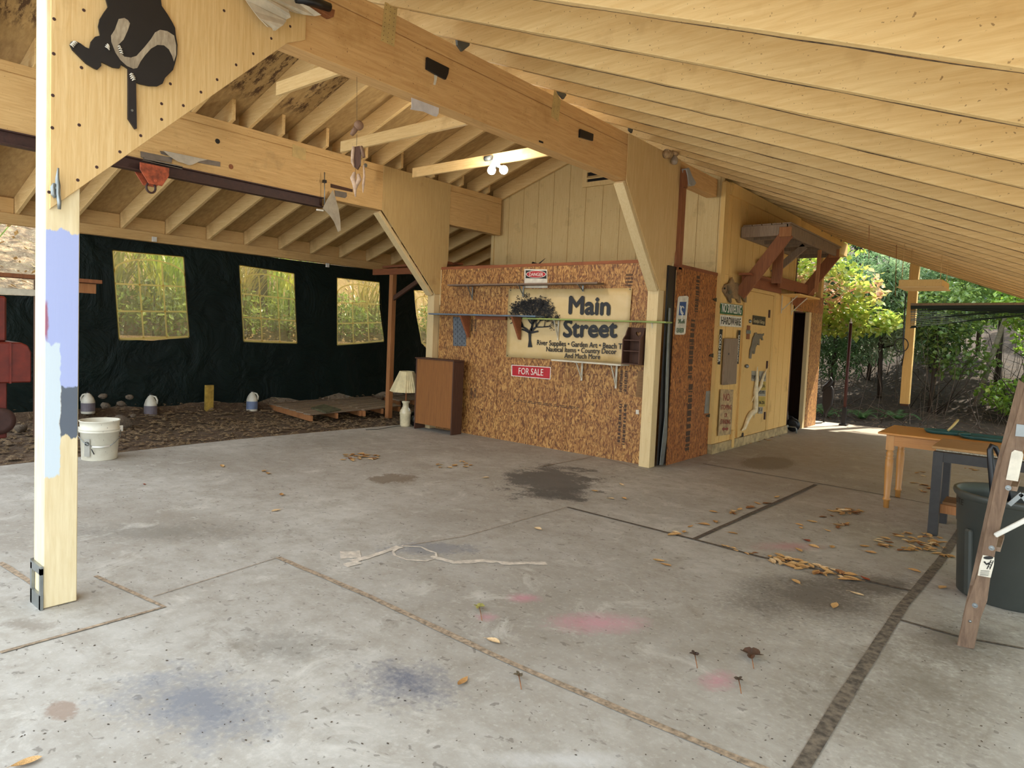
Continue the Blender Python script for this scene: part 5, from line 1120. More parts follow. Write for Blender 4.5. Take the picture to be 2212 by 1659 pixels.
for a, b in (((x0+.10,y0+.07),(x1-.10,y0+.07)), ((x0+.10,y1-.10),(x1-.10,y1-.10)), ((x0+.08,y0+.1),(x0+.08,y1-.1)), ((x1-.08,y0+.1),(x1-.08,y1-.1))):
    mb = MB(); mb.bar((*a, zt_-.075), (*b, zt_-.075), .02, .10); obj('apron', mb, pine, T)
# trays on the pine table
def tray(cx, cy, rx, ry, z, lab, rot=0):
    t = plain('teal_plastic', '2f5652', .35); c = Vector((cx, cy, z)); m = Matrix.Rotation(rot, 3, 'Z')
    mb = MB(); mb.lathe([(.001,.004),(.84,.004),(.9,.008),(.97,.026),(1,.03),(1,.022),(.95,.012),(.9,0),(.001,0)], (0,0,0), 36); vs = []
    for v in mb.v:
        a = math.atan2(v.y, v.x); rr = math.hypot(v.x, v.y); k = 1/(abs(math.cos(a))**4+abs(math.sin(a))**4)**.25
        vs.append(c+m@Vector((math.cos(a)*rr*k*rx, math.sin(a)*rr*k*ry, v.z)))
    mb.v = vs; return tag(obj('serving_tray', mb, t), lab, 'tray')
q = at(2041, 940, 'z', zt_); tray(q.x+.0, q.y+.14, .19, .12, zt_+.001, 'smaller teal oval tray on the pine table, left one', .2)
q = at(2122, 944, 'z', zt_+.03); tray(q.x+.04, q.y+.10, .23, .16, zt_+.001, 'larger teal oval tray on the pine table, right one')
a = at(2048, 930, 'z', zt_+.03); d = (a-EYE).dot(_F); b = EYE+ray(2068, 908)*(d/ray(2068, 908).dot(_F)); b = a+(b-a)*1.0+Vector((0,.05,0)); mb = MB(); mb.tube([a, a.lerp(b,.5)+Vector((0,0,-.006)), b], [.011,.012,.012], 8); tag(obj('wooden_stick', mb, plain('yellow_wood', 'cbb070', .6)), 'pale yellow wooden stick sticking up behind the left tray', 'stick')
# workbench
f = fl(2013, 1157); dk = grain('dark_blue_grey_steel', '35322e', '282522', (1,1,1), '5a5c56', (.66,.8), rough=.55, scale=12)
yw = f.y; hB = at(2018, 966, 'y', yw-.02).z; 
g0 = at(2013, 963, 'z', hB); x0, y0 = g0.x, g0.y; x1, y1 = x0+1.2, y0+.66
BN = empty('workbench', ((x0+x1)/2, (y0+y1)/2, 0), 'workbench with brown wood top on a dark steel frame in front of the pine table', 'workbench')
mb = MB(); mb.box(x0, x1, y0, y1, hB-.022, hB); obj('bench_top', mb, grain('worn_brown_top', 'b58a55', '9a7040', (.8,9,9), '6f4a2a'), BN, bev=.003)
mb = MB(); mb.box(x0+.03, x1-.02, y0+.02, y1-.02, hB-.036, hB-.0221); obj('particle_underlay', mb, plain('pale_particle_board', 'b7a88c', .9, 0, .3, 60), BN)
lx0, ly0 = f.x, f.y+.03; w_ = .035
LG = [(lx0, ly0), (lx0, y1-.10), (x1-.08, ly0), (x1-.08, y1-.10)]
for lx, ly in LG: z0 = zf(lx, ly); mb = MB(); mb.box(lx-w_, lx+w_, ly-w_, ly+w_, z0+.001, hB-.037); obj('leg', mb, dk, BN)
for a, b in ((0,1),(2,3),(0,2),(1,3)): mb = MB(); z = hB-.037-.04; mb.bar((*LG[a], z), (*LG[b], z), w_*1.6, .078); obj('top_rail', mb, dk, BN)
zz = at(2030, 1082, 'y', ly0+.15).z; mb = MB(); mb.bar((LG[0][0]+.04, ly0+.25, zz-.01), (LG[2][0], ly0+.25, zz-.01), .28, .03); obj('lower_shelf', mb, grain('brown_shelf_plank','8a623a','6f4c2c',(.8,9,9)), BN)
mb = MB(); mb.bar((LG[0][0]+.0, ly0+.09, zz-.05), (LG[2][0], ly0+.09, zz-.05), .035, .07); obj('shelf_rail', mb, M['raw'], BN)
# trash can
s0 = Vector((fl(2155, 1318).x, fl(2155, 1318).y+.30, 0)); s0.z = zf(0, s0.y)
c = s0; s = mpp(c+Vector((0,0,.4))); hC = .80; RT = at(2067, 1045, 'y', c.y); rim = .315
zr_ = EYE.z; 
hz = at(2068, 1048, 'y', c.y).z-c.z; hC = hz
cx_ = at(2066, 1048, 'y', c.y).x+rim*math.cos(.0); c.x = cx_-.01
can = plain('dark_green_grey_plastic', '3e413c', .45, 0, .08, 3)
TC = empty('trash_can', c, 'large dark green-grey plastic trash can beside the wooden ladder', 'trash can')
mb = MB(); R0 = rim*.84; mb.lathe([(.001,.003),(R0-.02,0),(R0,.015),(rim*.915,hC*.68),(rim*.93,hC*.685),(rim*.95,hC*.93),(rim*.97,hC*.935),(rim,hC*.95),(rim*1.02,hC*.975),(rim*1.01,hC),(rim*.95,hC),(rim*.93,hC*.9),(R0*.96,.02),(.001,.02)], c, 48); obj('can_body', mb, can, TC)
for a in (-2.35, -1.0, .6, 2.2):
    u = Vector((math.cos(a), math.sin(a), 0)); mb = MB(); mb.bar(c+u*R0*1.0+Vector((0,0,.02)), c+u*rim*.93+Vector((0,0,hC*.66)), .05, .03, u); obj('stiffening_rib', mb, can, TC, bev=.01)
vd = Vector((c.x, c.y, 0)).normalized()*-1; sd = Vector((vd.y, -vd.x, 0)); sd = sd if sd.dot(RI) > 0 else -sd
def onrim(u, v): a = u; return c+(sd*math.sin(a)+vd*math.cos(a))*rim*.953+Vector((0,0,hC*v))
cu = bpy.data.curves.new('lettering', 'FONT'); cu.body = 'BRUTE'; cu.size = 1; cu.extrude = .0; o = bpy.data.objects.new('lettering', cu); C.objects.link(o); bpy.context.view_layer.update()
me = bpy.data.meshes.new_from_object(o.evaluated_get(bpy.context.evaluated_depsgraph_get())); bpy.data.objects.remove(o)
mb = MB(); xs = [w.co.x for w in me.vertices]; X0, X1 = min(xs), max(xs); mb.add([onrim(-1.62+.62*(w.co.x-X0)/(X1-X0), .86+.055*w.co.y/.7) for w in me.vertices], [tuple(p.vertices) for p in me.polygons]); obj('lettering', mb, M['ink'], TC)
aa = 1.0; hpos = c+(sd*math.sin(aa)+vd*math.cos(aa))*rim*.99+Vector((0,0,hC*.80)); mb = MB(); mb.bar(hpos-Vector((0,0,.05)), hpos+Vector((0,0,.05)), .16, .07, vd); obj('can_handle', mb, can, TC, bev=.015)
# black hose loop standing in the can
def cp(px, py, k=1.0): d = ray(px, py); t = ((c-EYE).dot(_F))*k/d.dot(_F); return EYE+d*t
mb = MB(); mb.tube([cp(2150,1100), cp(2143,1060), cp(2138,1000), cp(2137,972), cp(2142,962), cp(2150,966), cp(2160,985), cp(2168,1020), cp(2176,1060), cp(2182,1100)], .014, 8)
mb.tube([cp(2158,1100,1.02), cp(2152,1060,1.02), cp(2143,1000,1.02), cp(2140,968,1.02)], .013, 8)
tag(obj('hose_loop', mb, M['black']), 'black hose bent into a loop sticking out of the trash can', 'hose')
# wooden ladder
yl = fl(2090, 1400).y
def lp(px, py, dy=0): return at(px, py, 'y', yl+dy)
LD = empty('step_ladder', lp(2090,1402), 'weathered wooden step ladder leaning at the right edge', 'ladder')
A = [(2066,1397),(2104,1403),(2117,1340),(2132,1300),(2140,1240),(2165,1120),(2180,1060),(2212,970),(2260,780),(2232,760),(2194,900),(2172,960),(2150,1040),(2133,1120),(2110,1240),(2085,1310)]
lad = grain('weathered_ladder_wood', '8a7058', '624c3a', (5,5,.7), 'a3917c', (.55,.8), rough=.8, scale=9)
mb = MB(); mb.prism([lp(*p) for p in A], (0, .032, 0)); obj('rail', mb, lad, LD, bev=.004)
mb = MB(); mb.prism([lp(x, y, .32) for x, y in [(2083,1330),(2078,1338),(2100,1240),(2150,1010),(2200,820),(2215,830),(2160,1060)]], (0, .03, 0)); obj('rear_rail', mb, lad, LD)
for py, px in ((1308,2106),(1184,2142),(1054,2178)):
    q = lp(px, py, -.001); mb = MB(); mb.lathe([(.0125,-.004),(.0125,.0),(.0001,.0)], q, 16, False, mat=Matrix.Rotation(PI/2,3,'X')); mb.lathe([(.007,.0),(.007,.003),(.0001,.004)], q, 12, False, mat=Matrix.Rotation(PI/2,3,'X')); obj('rung_bolt', mb, M['steel'], LD)
q = lp(2095.5, 1342, -.001); mb = MB(); mb.ball(q, .007); obj('nail', mb, M['steel'], LD)
# rungs out to the right
for px, py in ((2106,1308),(2142,1184),(2178,1054)): q = lp(px, py, .016); mb = MB(); mb.bar(q, q+Vector((.0,.30,.0)), .07, .022); obj('rung', mb, lad, LD)
mb = MB(); mb.prism([lp(x, y, -.003) for x, y in [(2123,1199),(2148,1204),(2147,1220),(2140,1248),(2112,1243),(2116,1222)]], (0,.002,0)); W_l = obj('warning_label', mb, M['sign_white'], LD)
mb = MB(); mb.prism([lp(x, y, -.0045) for x, y in ring_px(2135,1205,11,3.5,20)], (0,.001,0)); obj('label_header', mb, M['ink'], W_l)
mb = MB(); mb.tube([lp(2141,1210,-.005), lp(2132,1229,-.005)], .0018, 4); mb.tube([lp(2146,1211,-.005), lp(2138,1230,-.005)], .0018, 4)
for t in (.25,.5,.75): mb.tube([lp(2141-9*t,1210+19*t,-.005), lp(2146-8*t,1211+19*t,-.005)], .0014, 4)
mb.tube([lp(2126,1213,-.005), lp(2131,1219,-.005), lp(2138,1216,-.005)], .004, 5); obj('falling_figure', mb, M['ink'], W_l)
mb = MB()
for j in range(5): y = 1232+j*2.6; mb.add([lp(2118-j*.4,y,-.0045), lp(2138-j*.7,y+.8,-.0045), lp(2138-j*.7,y+1.6,-.0045), lp(2118-j*.4,y+.9,-.0045)], [(0,1,2,3)])
obj('label_text', mb, M['ink'], W_l)
mb = MB(); mb.prism([lp(x, y, -.003) for x, y in [(2192,972),(2208,976),(2211,982),(2199,1040),(2173,1036),(2185,977)]], (0,.002,0)); obj('blank_label', mb, M['sign_white'], LD, label='blank cream label')
mb = MB(); mb.prism([lp(x, y, -.004) for x, y in [(2196,916),(2220,919),(2216,944),(2193,942)]], (0,.003,0)); obj('metal_bracket', mb, M['steel'], LD)
mb = MB(); mb.bar(lp(2149,1157,-.02), lp(2225,1118,-.02), .02, .022); obj('spreader_bar', mb, M['white'], LD, bev=.004)
mb = MB(); mb.bar(lp(2180,1090,.05), lp(2208,1066,.05), .018, .02); mb.bar(lp(2205,1066,.05), lp(2218,1082,.05), .018, .02); obj('spreader_bar', mb, M['steel'], LD)
# cut off hanging post under the far roof
YHP = 15.3
a = at(1965,572,'y',YHP); b = at(1946,872,'y',YHP); xw = .135; xp = (at(1972,640,'y',YHP).x+at(1945,872,'y',YHP).x)/2
xp = at(1951,800,'y',YHP).x+.05
mb = MB(); mb.box(xp-.07, xp+.09, YHP, YHP+.15, b.z, zr(xp)+.02); HPp = tag(obj('hanging_post', mb, M['siding_side'], bev=.004), 'yellow post hanging from the far roof edge with its lower end cut off', 'post')
mb = MB(); mb.box(xp-.06, xp+.08, YHP+.01, YHP+.14, b.z-.04, b.z); obj('dark_end', mb, M['dark_wood'], HPp, label='dark stained lower end')
mb = MB(); mb.tube([at(1957,632,'y',YHP-.1), at(1954,680,'y',YHP-.1), at(1951,740,'y',YHP-.1), at(1953,760,'y',YHP-.1), at(1948,790,'y',YHP-.1)], .012, 5); mb.tube([at(1947,745,'y',YHP-.1)+Vector((.12*math.cos(t),0,.14*math.sin(t))) for t in [2*PI*i/16 for i in range(17)]], .01, 5); tag(obj('black_cable', mb, M['black']), 'black cable with a coil hanging beside the cut-off post', 'cable')
# net shade
YN_ = 14.9; g = plain('dark_green_netting', '16291f', .7)
a = at(1967,660,'y',YN_); b = at(2330,660,'y',YN_); zt_n = a.z
NT_ = empty('net_shade', a, 'dark green rolled net shade stretched at the right before the bushes', 'net')
P = [at(x, y, 'y', YN_) for x, y in [(1967,659),(2330,657),(2330,688),(2212,677),(2100,672),(2000,667),(1967,668)]]; mb = MB(); mb.prism(P, (0,.03,0)); obj('net_roll', mb, g, NT_)
mb = MB(); P = [at(x, y, 'y', YN_-.01) for x, y in [(1967,655),(2330,653),(2330,658),(1967,660)]]; mb.prism(P, (0,.06,0)); obj('top_batten', mb, M['grey_wood'], NT_)
mb = MB()
for i in range(13):
    t = i/12; y0_ = 668+37*t; ex = 2330
    pts = [at(1967+(x-1967), y0_+(-(t*22))*min(1,(x-1967)/260)+1.5*math.sin(x*.02+i), 'y', YN_) for x in range(1967, ex, 24)]; mb.tube(pts, .006, 4, False)
for i in range(46): x = 1969+i*7.8; f0 = 1-min(1,(x-1967)/260)*.6; mb.tube([at(x, 667, 'y', YN_), at(x-2, 668+37*f0, 'y', YN_)], .0028, 3, False)
o = obj('net_mesh', mb, g, NT_)
P = [at(x, y, 'y', YN_) for x, y in [(1969,704),(1978,703),(1982,708),(1965,709)]]; mb = MB(); mb.prism(P, (0,.02,0)); obj('net_weight', mb, g, NT_)
# hanging tray frame
YTt = 10.8; q = [at(x, y, 'y', YTt) for x, y in ((1937,618),(2038,623))]; z = (q[0].z+q[1].z)/2; x0, x1 = q[0].x, q[1].x; dpt = .9
HT = empty('hanging_tray', ((x0+x1)/2, YTt+.3, z), 'shallow cream wooden tray hung on strings under the right roof', 'tray')
e = at(2058,634,'z',z); y_n = e.y; 
mb = MB(); mb.hexa([(x0,YTt,z),(x1,YTt,z),(x1,YTt+.75,z),(x0,YTt+.75,z),(x0,YTt,z+.012),(x1,YTt,z+.012),(x1,YTt+.75,z+.012),(x0,YTt+.75,z+.012)]); obj('tray_bottom', mb, M['paintX'], HT)
for (p0, p1) in (((x0+.02,YTt+.02),(x1-.02,YTt+.02)), ((x0+.02,YTt+.73),(x1-.02,YTt+.73)), ((x0+.03,YTt+.03),(x0+.03,YTt+.72)), ((x1-.03,YTt+.03),(x1-.03,YTt+.72))): mb = MB(); mb.bar((*p0, z+.06), (*p1, z+.06), .02, .095); obj('tray_side', mb, M['siding_side'], HT, bev=.003)
for sx, sy in ((x0+.05,YTt+.05),(x1-.05,YTt+.05),(x0+.05,YTt+.68),(x1-.05,YTt+.68)): mb = MB(); mb.tube([(sx,sy,z+.10), (sx,sy,zr(sx)+.02)], .004, 4); obj('string', mb, M['paintX'], HT)
for px, y_, py0, py1 in ((1880,9.5,455,560),(1937,11.5,525,640)): a = at(px, py0, 'y', y_); mb = MB(); mb.tube([Vector((a.x, y_, zr(a.x)+.02)), at(px-3, py1, 'y', y_)], .004, 4); tag(obj('hanging_string', mb, M['raw']), 'thin brown string hanging from the right roof rafters', 'string', 'loose strings under the right roof')
# red pole
p = fl(1822, 919); t_ = at(1838, 697, 'y', p.y+.05); mb = MB(); mb.tube([p, t_], .028, 10); RP = tag(obj('metal_pole', mb, plain('dark_red_rust', '431b17', .6)), 'slim dark red metal pole standing at the far edge of the slab', 'pole')
mb = MB(); mb.box(p.x-.07, p.x+.07, p.y-.07, p.y+.07, p.z+.001, p.z+.03); mb.box(p.x-.035, p.x+.035, p.y-.035, p.y+.035, p.z, p.z+.35); obj('pole_foot', mb, M['black'], RP)
mb = MB(); mb.ball(t_, .03); mb.tube([t_, t_+Vector((0,0,.09))], .012, 6); obj('pole_tip', mb, M['white'], RP)
# dark bird sculpture beside the shed
yb_ = 14.2; Q = [(1782,905),(1775,870),(1776,848),(1784,835),(1795,833),(1799,842),(1799,858),(1796,876),(1786,893)]
mb = MB(); mb.prism([at(x, y, 'y', yb_) for x, y in Q], (0,.10,0)); BM = plain('blackened_metal', '231e1b', .6, .2); BS = tag(obj('metal_bird', mb, BM, bev=.02), 'dark rusty metal bird sculpture by the end of the small shed', 'sculpture')
mb = MB(); mb.tube([at(1778,846,'y',yb_+.05), at(1781,838,'y',yb_+.05), at(1790,832,'y',yb_+.05), at(1796,822,'y',yb_+.05), at(1794,814,'y',yb_+.05)], [.03,.05,.06,.04,.01], 8); obj('tail_plume', mb, BM, BS)
mb = MB(); mb.tube([at(1781,890,'y',yb_+.05), at(1779,917,'y',yb_+.05)], .02, 6); mb.tube([at(1779,917,'y',yb_+.05), at(1790,919,'y',yb_+.0)], .015, 6); obj('bird_leg', mb, BM, BS)
# hand truck in the doorway
p = fl(1714, 929); p = Vector((-3.60, 12.2, 0)); HTk = empty('hand_truck', (-3.75, 12.25, 0), 'hand truck with grey wheels parked in the dark shed doorway', 'hand truck')
for y in (12.14, 12.52):
    mb = MB(); mb.lathe([(.06,-.025),(.105,-.03),(.12,0),(.105,.03),(.06,.025)], (-3.52 if y < 12.3 else -3.70, y, .121), 22, True, mat=Matrix.Rotation(PI/2,3,'X')); obj('wheel', mb, M['black'], HTk)
    mb = MB(); mb.lathe([(.0001,-.02),(.06,-.022),(.06,.022),(.0001,.02)], (-3.52 if y < 12.3 else -3.70, y, .121), 12, True, mat=Matrix.Rotation(PI/2,3,'X')); obj('wheel_hub', mb, M['steel'], HTk)
mb = MB(); mb.tube([(-3.62,12.2,.12), (-3.72,12.2,.9), (-3.76,12.3,1.15), (-3.76,12.42,1.15), (-3.80,12.45,.9), (-3.70,12.45,.12)], .014, 6)
for z in (.3,.55,.8): mb.tube([(-3.64-.1*z,12.2,z), (-3.72-.1*z,12.45,z)], .01, 5)
obj('frame', mb, M['steel'], HTk)
# ================================================================ VEGETATION
def leafmat(name, c1, c2, c3=None, trans=.45):
    t = NT(name); t.n.remove(t.b); g = t.new('ShaderNodeNewGeometry'); n = t.new('ShaderNodeTexWhiteNoise')
    v = t.new('ShaderNodeVectorMath', operation='SNAP'); t.ln(g.outputs['Position'], v.inputs[0]); v.inputs[1].default_value = (.09,.09,.09); t.ln(v.outputs[0], n.inputs[0])
    c = t.mix(n.outputs[0], lin(c1), lin(c2))
    if c3: c = t.mix(t.ramp(t.noise(t.coord(world=True), .8, 3), .52, .62), c, lin(c3))
    d = t.new('ShaderNodeBsdfDiffuse'); tr = t.new('ShaderNodeBsdfTranslucent'); gl = t.new('ShaderNodeBsdfGlossy'); gl.inputs['Roughness'].default_value = .35; gl.inputs[0].default_value = (.6,.6,.6,1)
    t.ln(c, d.inputs[0]); t.ln(c, tr.inputs[0]); m = t.new('ShaderNodeMixShader'); m.inputs[0].default_value = trans; t.ln(d.outputs[0], m.inputs[1]); t.ln(tr.outputs[0], m.inputs[2])
    m2 = t.new('ShaderNodeMixShader'); m2.inputs[0].default_value = .08; t.ln(m.outputs[0], m2.inputs[1]); t.ln(gl.outputs[0], m2.inputs[2]); t.ln(m2.outputs[0], t.out.inputs[0]); return t.m
LF = {'maple': leafmat('maple_leaves', '9dbf4e', 'd0cf66', 'd9a888'), 'long': leafmat('long_silvery_leaves', '93ad7e', '5f8052', 'b8c6a2'), 'fir': leafmat('fir_needles', '4c6e40', '6a8c56', '36502f', .35),
      'bright': leafmat('bright_green_leaves', 'a3c048', '6f963c', 'c6c858'), 'mid': leafmat('mid_green_leaves', '6f9046', '98ab5a', '547238'), 'fern': leafmat('fern_fronds', '4f7040', '6f8e58'), 'dry': leafmat('dry_reed_leaves', 'b09a60', '8a8a48', '6f7a38')}
bark = grain('dark_bark', '4a3c32', '33291f', (6,6,1), '241c16'); birch = grain('pale_bark', 'b5aa98', '8d8272', (3,3,6), '5a5048'); twig = plain('bare_grey_twigs', '6b5b4e', .9, 0, .2)
def leaves(mb, c, rad, n, L, asp, r, droop=.3, shell=.35):
    for _ in range(int(n*2.6)):
        while True:
            q = Vector((r.uniform(-1,1), r.uniform(-1,1), r.uniform(-1,1)))
            if shell < q.length < 1: break
        p = Vector(c)+Vector((q.x*rad[0], q.y*rad[1], q.z*rad[2])); s = L*r.uniform(.6,1.25)
        d = Vector((r.uniform(-1,1), r.uniform(-1,1), r.uniform(-1,.6)-droop)).normalized(); w = d.cross(Vector((r.uniform(-.5,.5), r.uniform(-.5,.5), 1))).normalized(); k = d.cross(w)*s*.12
        mb.add([p, p+d*s*.45+w*s*asp, p+d*s, p+d*s*.45-w*s*asp, p+d*s*.5+k], [(0,1,4),(1,2,4),(2,3,4),(3,0,4)])
def plant(name, base, h, blobs, mat, L, asp, label, seed, tr=.06, trunk=bark, lean=(0,0), group=None, bare=0, cat='tree', shell=.35):
    r = random.Random(seed); base = Vector(base); e = empty(name, base, label, cat, group)
    top = base+Vector((lean[0], lean[1], h)); mid = base.lerp(top, .5)+Vector((r.uniform(-.1,.1)*h*.4, r.uniform(-.1,.1)*h*.4, 0))
    mb = MB(); mb.tube([base-Vector((0,0,.15)), base.lerp(mid,.5), mid, mid.lerp(top,.6), top], [tr*1.15, tr, tr*.8, tr*.55, tr*.25], 8)
    cs = [(base+Vector(b[0]), b[1], b[2]) for b in blobs]
    for c, rad, n in cs:
        for j in range(2):
            t = min(.95, max(.15, (c.z-base.z)/h*.7)); a = base.lerp(top, t) if t > .5 else base.lerp(mid, t*2); b = c+Vector((r.uniform(-.6,.6)*rad[0], r.uniform(-.6,.6)*rad[1], r.uniform(-.3,.5)*rad[2]))
            m = a.lerp(b,.5)+Vector((0,0,.08*h*r.uniform(-.3,1))); mb.tube([a, m, b], [tr*.5, tr*.33, tr*.12], 5)
    for j in range(bare):
        a = base+Vector((r.uniform(-.5,.5), r.uniform(-.3,.3), 0)); b = a+Vector((r.uniform(-1.2,1.2), r.uniform(-.4,.4), r.uniform(.6,1.9))); mb.tube([a, a.lerp(b,.5)+Vector((r.uniform(-.2,.2),0,.15)), b], [.012,.009,.003], 4)
    obj('trunk', mb, trunk, e)
    if cs:
        mb = MB()
        for c, rad, n in cs: leaves(mb, c, rad, n, L, asp, r, shell=shell)
        obj('foliage', mb, mat, e)
    return e
def G(x, y): return (x, y, zback(x, y))
# far wall of woodland
k = 0
for (x, y, h, m, L, lab) in [(-9.5,24,8,'fir',.20,'tall dark conifer far behind the small shed'),(-6.4,25,9,'fir',.2,'tall dark conifer behind the maple branches'),(-3.6,24,8.5,'fir',.2,'dark conifer behind the red metal pole'),(-1.2,26,8,'mid',.18,'mid green tree far behind the cut-off hanging post'),(1.4,25,8,'bright',.18,'yellow-green tree far behind the right end of the net'),(4.5,24,8,'mid',.18,'mid green tree far right beyond the frame edge'),(-4.9,30,10,'mid',.22,'broad tree in the far background behind the dark conifers'),(0,32,10,'mid',.24,'broad tree in the far background at the right')]:
    k += 1; y += 4; h *= .72; plant('woodland_tree', G(x, y), h, [((0,0,h*.30),(1.6,1.2,h*.2),700),((.3,0,h*.55),(1.7,1.3,h*.22),800),((-.2,0,h*.8),(1.2,1,h*.22),500)], LF[m], L, .22 if m == 'fir' else .33, lab, 40+k, .14, shell=.2)
plant('maple_tree', G(-5.2, 17.0), 5.2, [((.9,-.6,2.9),(1.3,.8,.75),420),((1.5,-.3,2.2),(1.1,.6,.35),240),((.2,0,4.4),(1.8,1.4,.8),420),((-.6,0,3.2),(1.3,1,1.0),260)], LF['maple'], .17, .42, 'maple with light yellow-green and pinkish leaves reaching past the small shed', 3, .08)
plant('willow_shrub', G(-3.3, 18.2), 3.6, [((0,0,2.3),(1.0,.7,.9),800),((.9,-.2,1.7),(.9,.6,.8),650),((-.5,.2,1.5),(.8,.6,.7),450),((.5,0,3.0),(.8,.6,.6),400)], LF['long'], .22, .10, 'shrub with long silvery green leaves behind the red pole', 4, .05, cat='shrub')
plant('birch_tree', G(-1.4, 18.2), 4.6, [((.3,0,3.6),(1.1,.8,.9),350),((.6,0,2.6),(.9,.7,.7),260)], LF['mid'], .13, .36, 'slim pale-barked tree leaning right, between the hanging post and the trash can', 5, .055, birch, (.9,0))
plant('shrub', G(-2.2, 17.6), 3.0, [((.1,0,2.3),(.9,.6,.7),380),((.5,.2,1.3),(.8,.6,.5),180)], LF['mid'], .13, .36, 'loose green shrub right behind the cut-off hanging post', 6, .035, bare=8, cat='shrub')
plant('shrub', G(-.35, 17.4), 2.9, [((0,0,2.5),(.9,.6,.6),450),((.5,-.1,1.2),(.7,.5,.6),350),((-.3,.1,.6),(.7,.5,.4),200)], LF['bright'], .13, .36, 'bright yellow-green shrub with dark stems above the pine table', 7, .05, lean=(.3,0), bare=6, cat='shrub')
plant('shrub', G(.8, 18.0), 3.2, [((-.1,0,2.5),(.9,.7,.8),450),((.2,0,1.4),(.9,.6,.7),420),((0,0,.6),(.8,.5,.5),260)], LF['bright'], .13, .38, 'dense yellow-green shrub at the right edge under the net', 8, .05, bare=5, cat='shrub')
plant('shrub', G(-1.1, 19.5), 4.5, [((0,0,3.6),(1.4,.8,.9),600),((.4,0,2.2),(1.2,.7,.8),420)], LF['mid'], .15, .36, 'taller green shrub above the net shade', 9, .06, cat='shrub')
plant('fir_sapling', G(-4.3, 17.8), 3.4, [((0,0,1.9),(.8,.7,.8),700),((.1,0,2.8),(.5,.5,.7),450),((0,0,1.0),(.8,.7,.5),350)], LF['fir'], .16, .10, 'young fir between the shed corner and the red pole', 10, .05, shell=.1)
for i, (x, y, h, m, L, lab) in enumerate([(-3.9,19.8,3.4,'long',.2,'silvery shrub a little behind the red pole'),(-2.6,20.5,3.8,'mid',.15,'shrub behind the cut-off hanging post, on the bank'),(.2,20.2,4.2,'bright',.15,'tall yellow-green shrub on the bank under the net'),(1.3,19.2,3.6,'bright',.15,'yellow-green shrub furthest right on the bank'),(-1.7,21.8,5.2,'mid',.17,'tall shrub on the upper bank above the hanging tray'),(-5.6,19.5,4.6,'mid',.16,'green shrub behind the maple, left of the young fir')]):
    plant('shrub', G(x, y), h, [((0,0,h*.85),(1.1,.7,h*.2),420),((.4,-.1,h*.5),(1.0,.7,h*.2),380),((-.3,.1,h*.25),(.9,.6,h*.14),220)], LF[m], L, .1 if m == 'long' else .36, lab, 140+i, .05, cat='shrub', bare=4)
for i, (x, y, n) in enumerate(((-3.9,15.9,9),(-3.3,16.4,9),(-2.7,16.9,8),(-4.4,16.6,8),(.3,16.7,7))):
    b = Vector(G(x, y)); r = random.Random(60+i); mb = MB()
    for j in range(n):
        a = 2*PI*j/n+r.uniform(-.3,.3); L = r.uniform(.45,.8); P = [b+Vector((math.cos(a)*L*t, math.sin(a)*L*t, L*(.9*t-.75*t*t))) for t in [q/7 for q in range(8)]]
        for p, q in zip(P[:-1], P[1:]):
            d = (q-p); s = Vector((-math.sin(a), math.cos(a), 0)); w = .09*(1-P.index(p)/8)+.02
            for sg in (-1, 1): mb.add([p, p+d*.5, p+s*sg*w+d*.4], [(0,1,2)]); mb.add([p+d*.5, q, p+s*sg*w*.9+d*.9], [(0,1,2)])
    tag(obj('fern', mb, LF['fern']), 'low green fern on the woodland floor beyond the slab edge', 'fern', 'ferns beyond the slab edge')
# bare twigs on the bank (uncountable)
mb = MB(); r = random.Random(77)
for i in range(520):
    x = r.uniform(-7, 3.5); y = r.uniform(15.2, 21); b = Vector(G(x, y)); v = r.random() < .35
    e = b+(Vector((r.uniform(-.3,.3), r.uniform(-.2,.2), r.uniform(.5,2.2))) if v else Vector((r.uniform(-.9,.9), r.uniform(-.4,.4), r.uniform(.0,.5)))); m = b.lerp(e,.5)+Vector((r.uniform(-.12,.12), 0, r.uniform(0,.15))); w = r.uniform(.004,.011); mb.tube([b, m, e], [w, w*.8, w*.3], 3, False)
tag(obj('brushwood', mb, twig), 'tangle of bare grey twigs on the bank beyond the slab', 'brushwood', kind='stuff')
mb = MB(); r = random.Random(78)
for i in range(2400):
    x = r.uniform(-7.5, 4); y = 14.35+5*r.random()**1.6; p = Vector((x, y, zback(x, y)+.01)); s = r.uniform(.03,.07); a = r.uniform(0, 2*PI); d = Vector((math.cos(a), math.sin(a), r.uniform(-.2,.5))); w = Vector((-d.y, d.x, r.uniform(-.3,.3)))
    mb.add([p, p+d*s*.5+w*s*.35, p+d*s, p+d*s*.5-w*s*.35], [(0,1,2),(0,2,3)])
tag(obj('leaf_litter', mb, plain('dry_litter', '8a6e52', .9, 0, .35, 30)), 'dry leaf litter covering the woodland floor', 'leaf litter', kind='stuff')
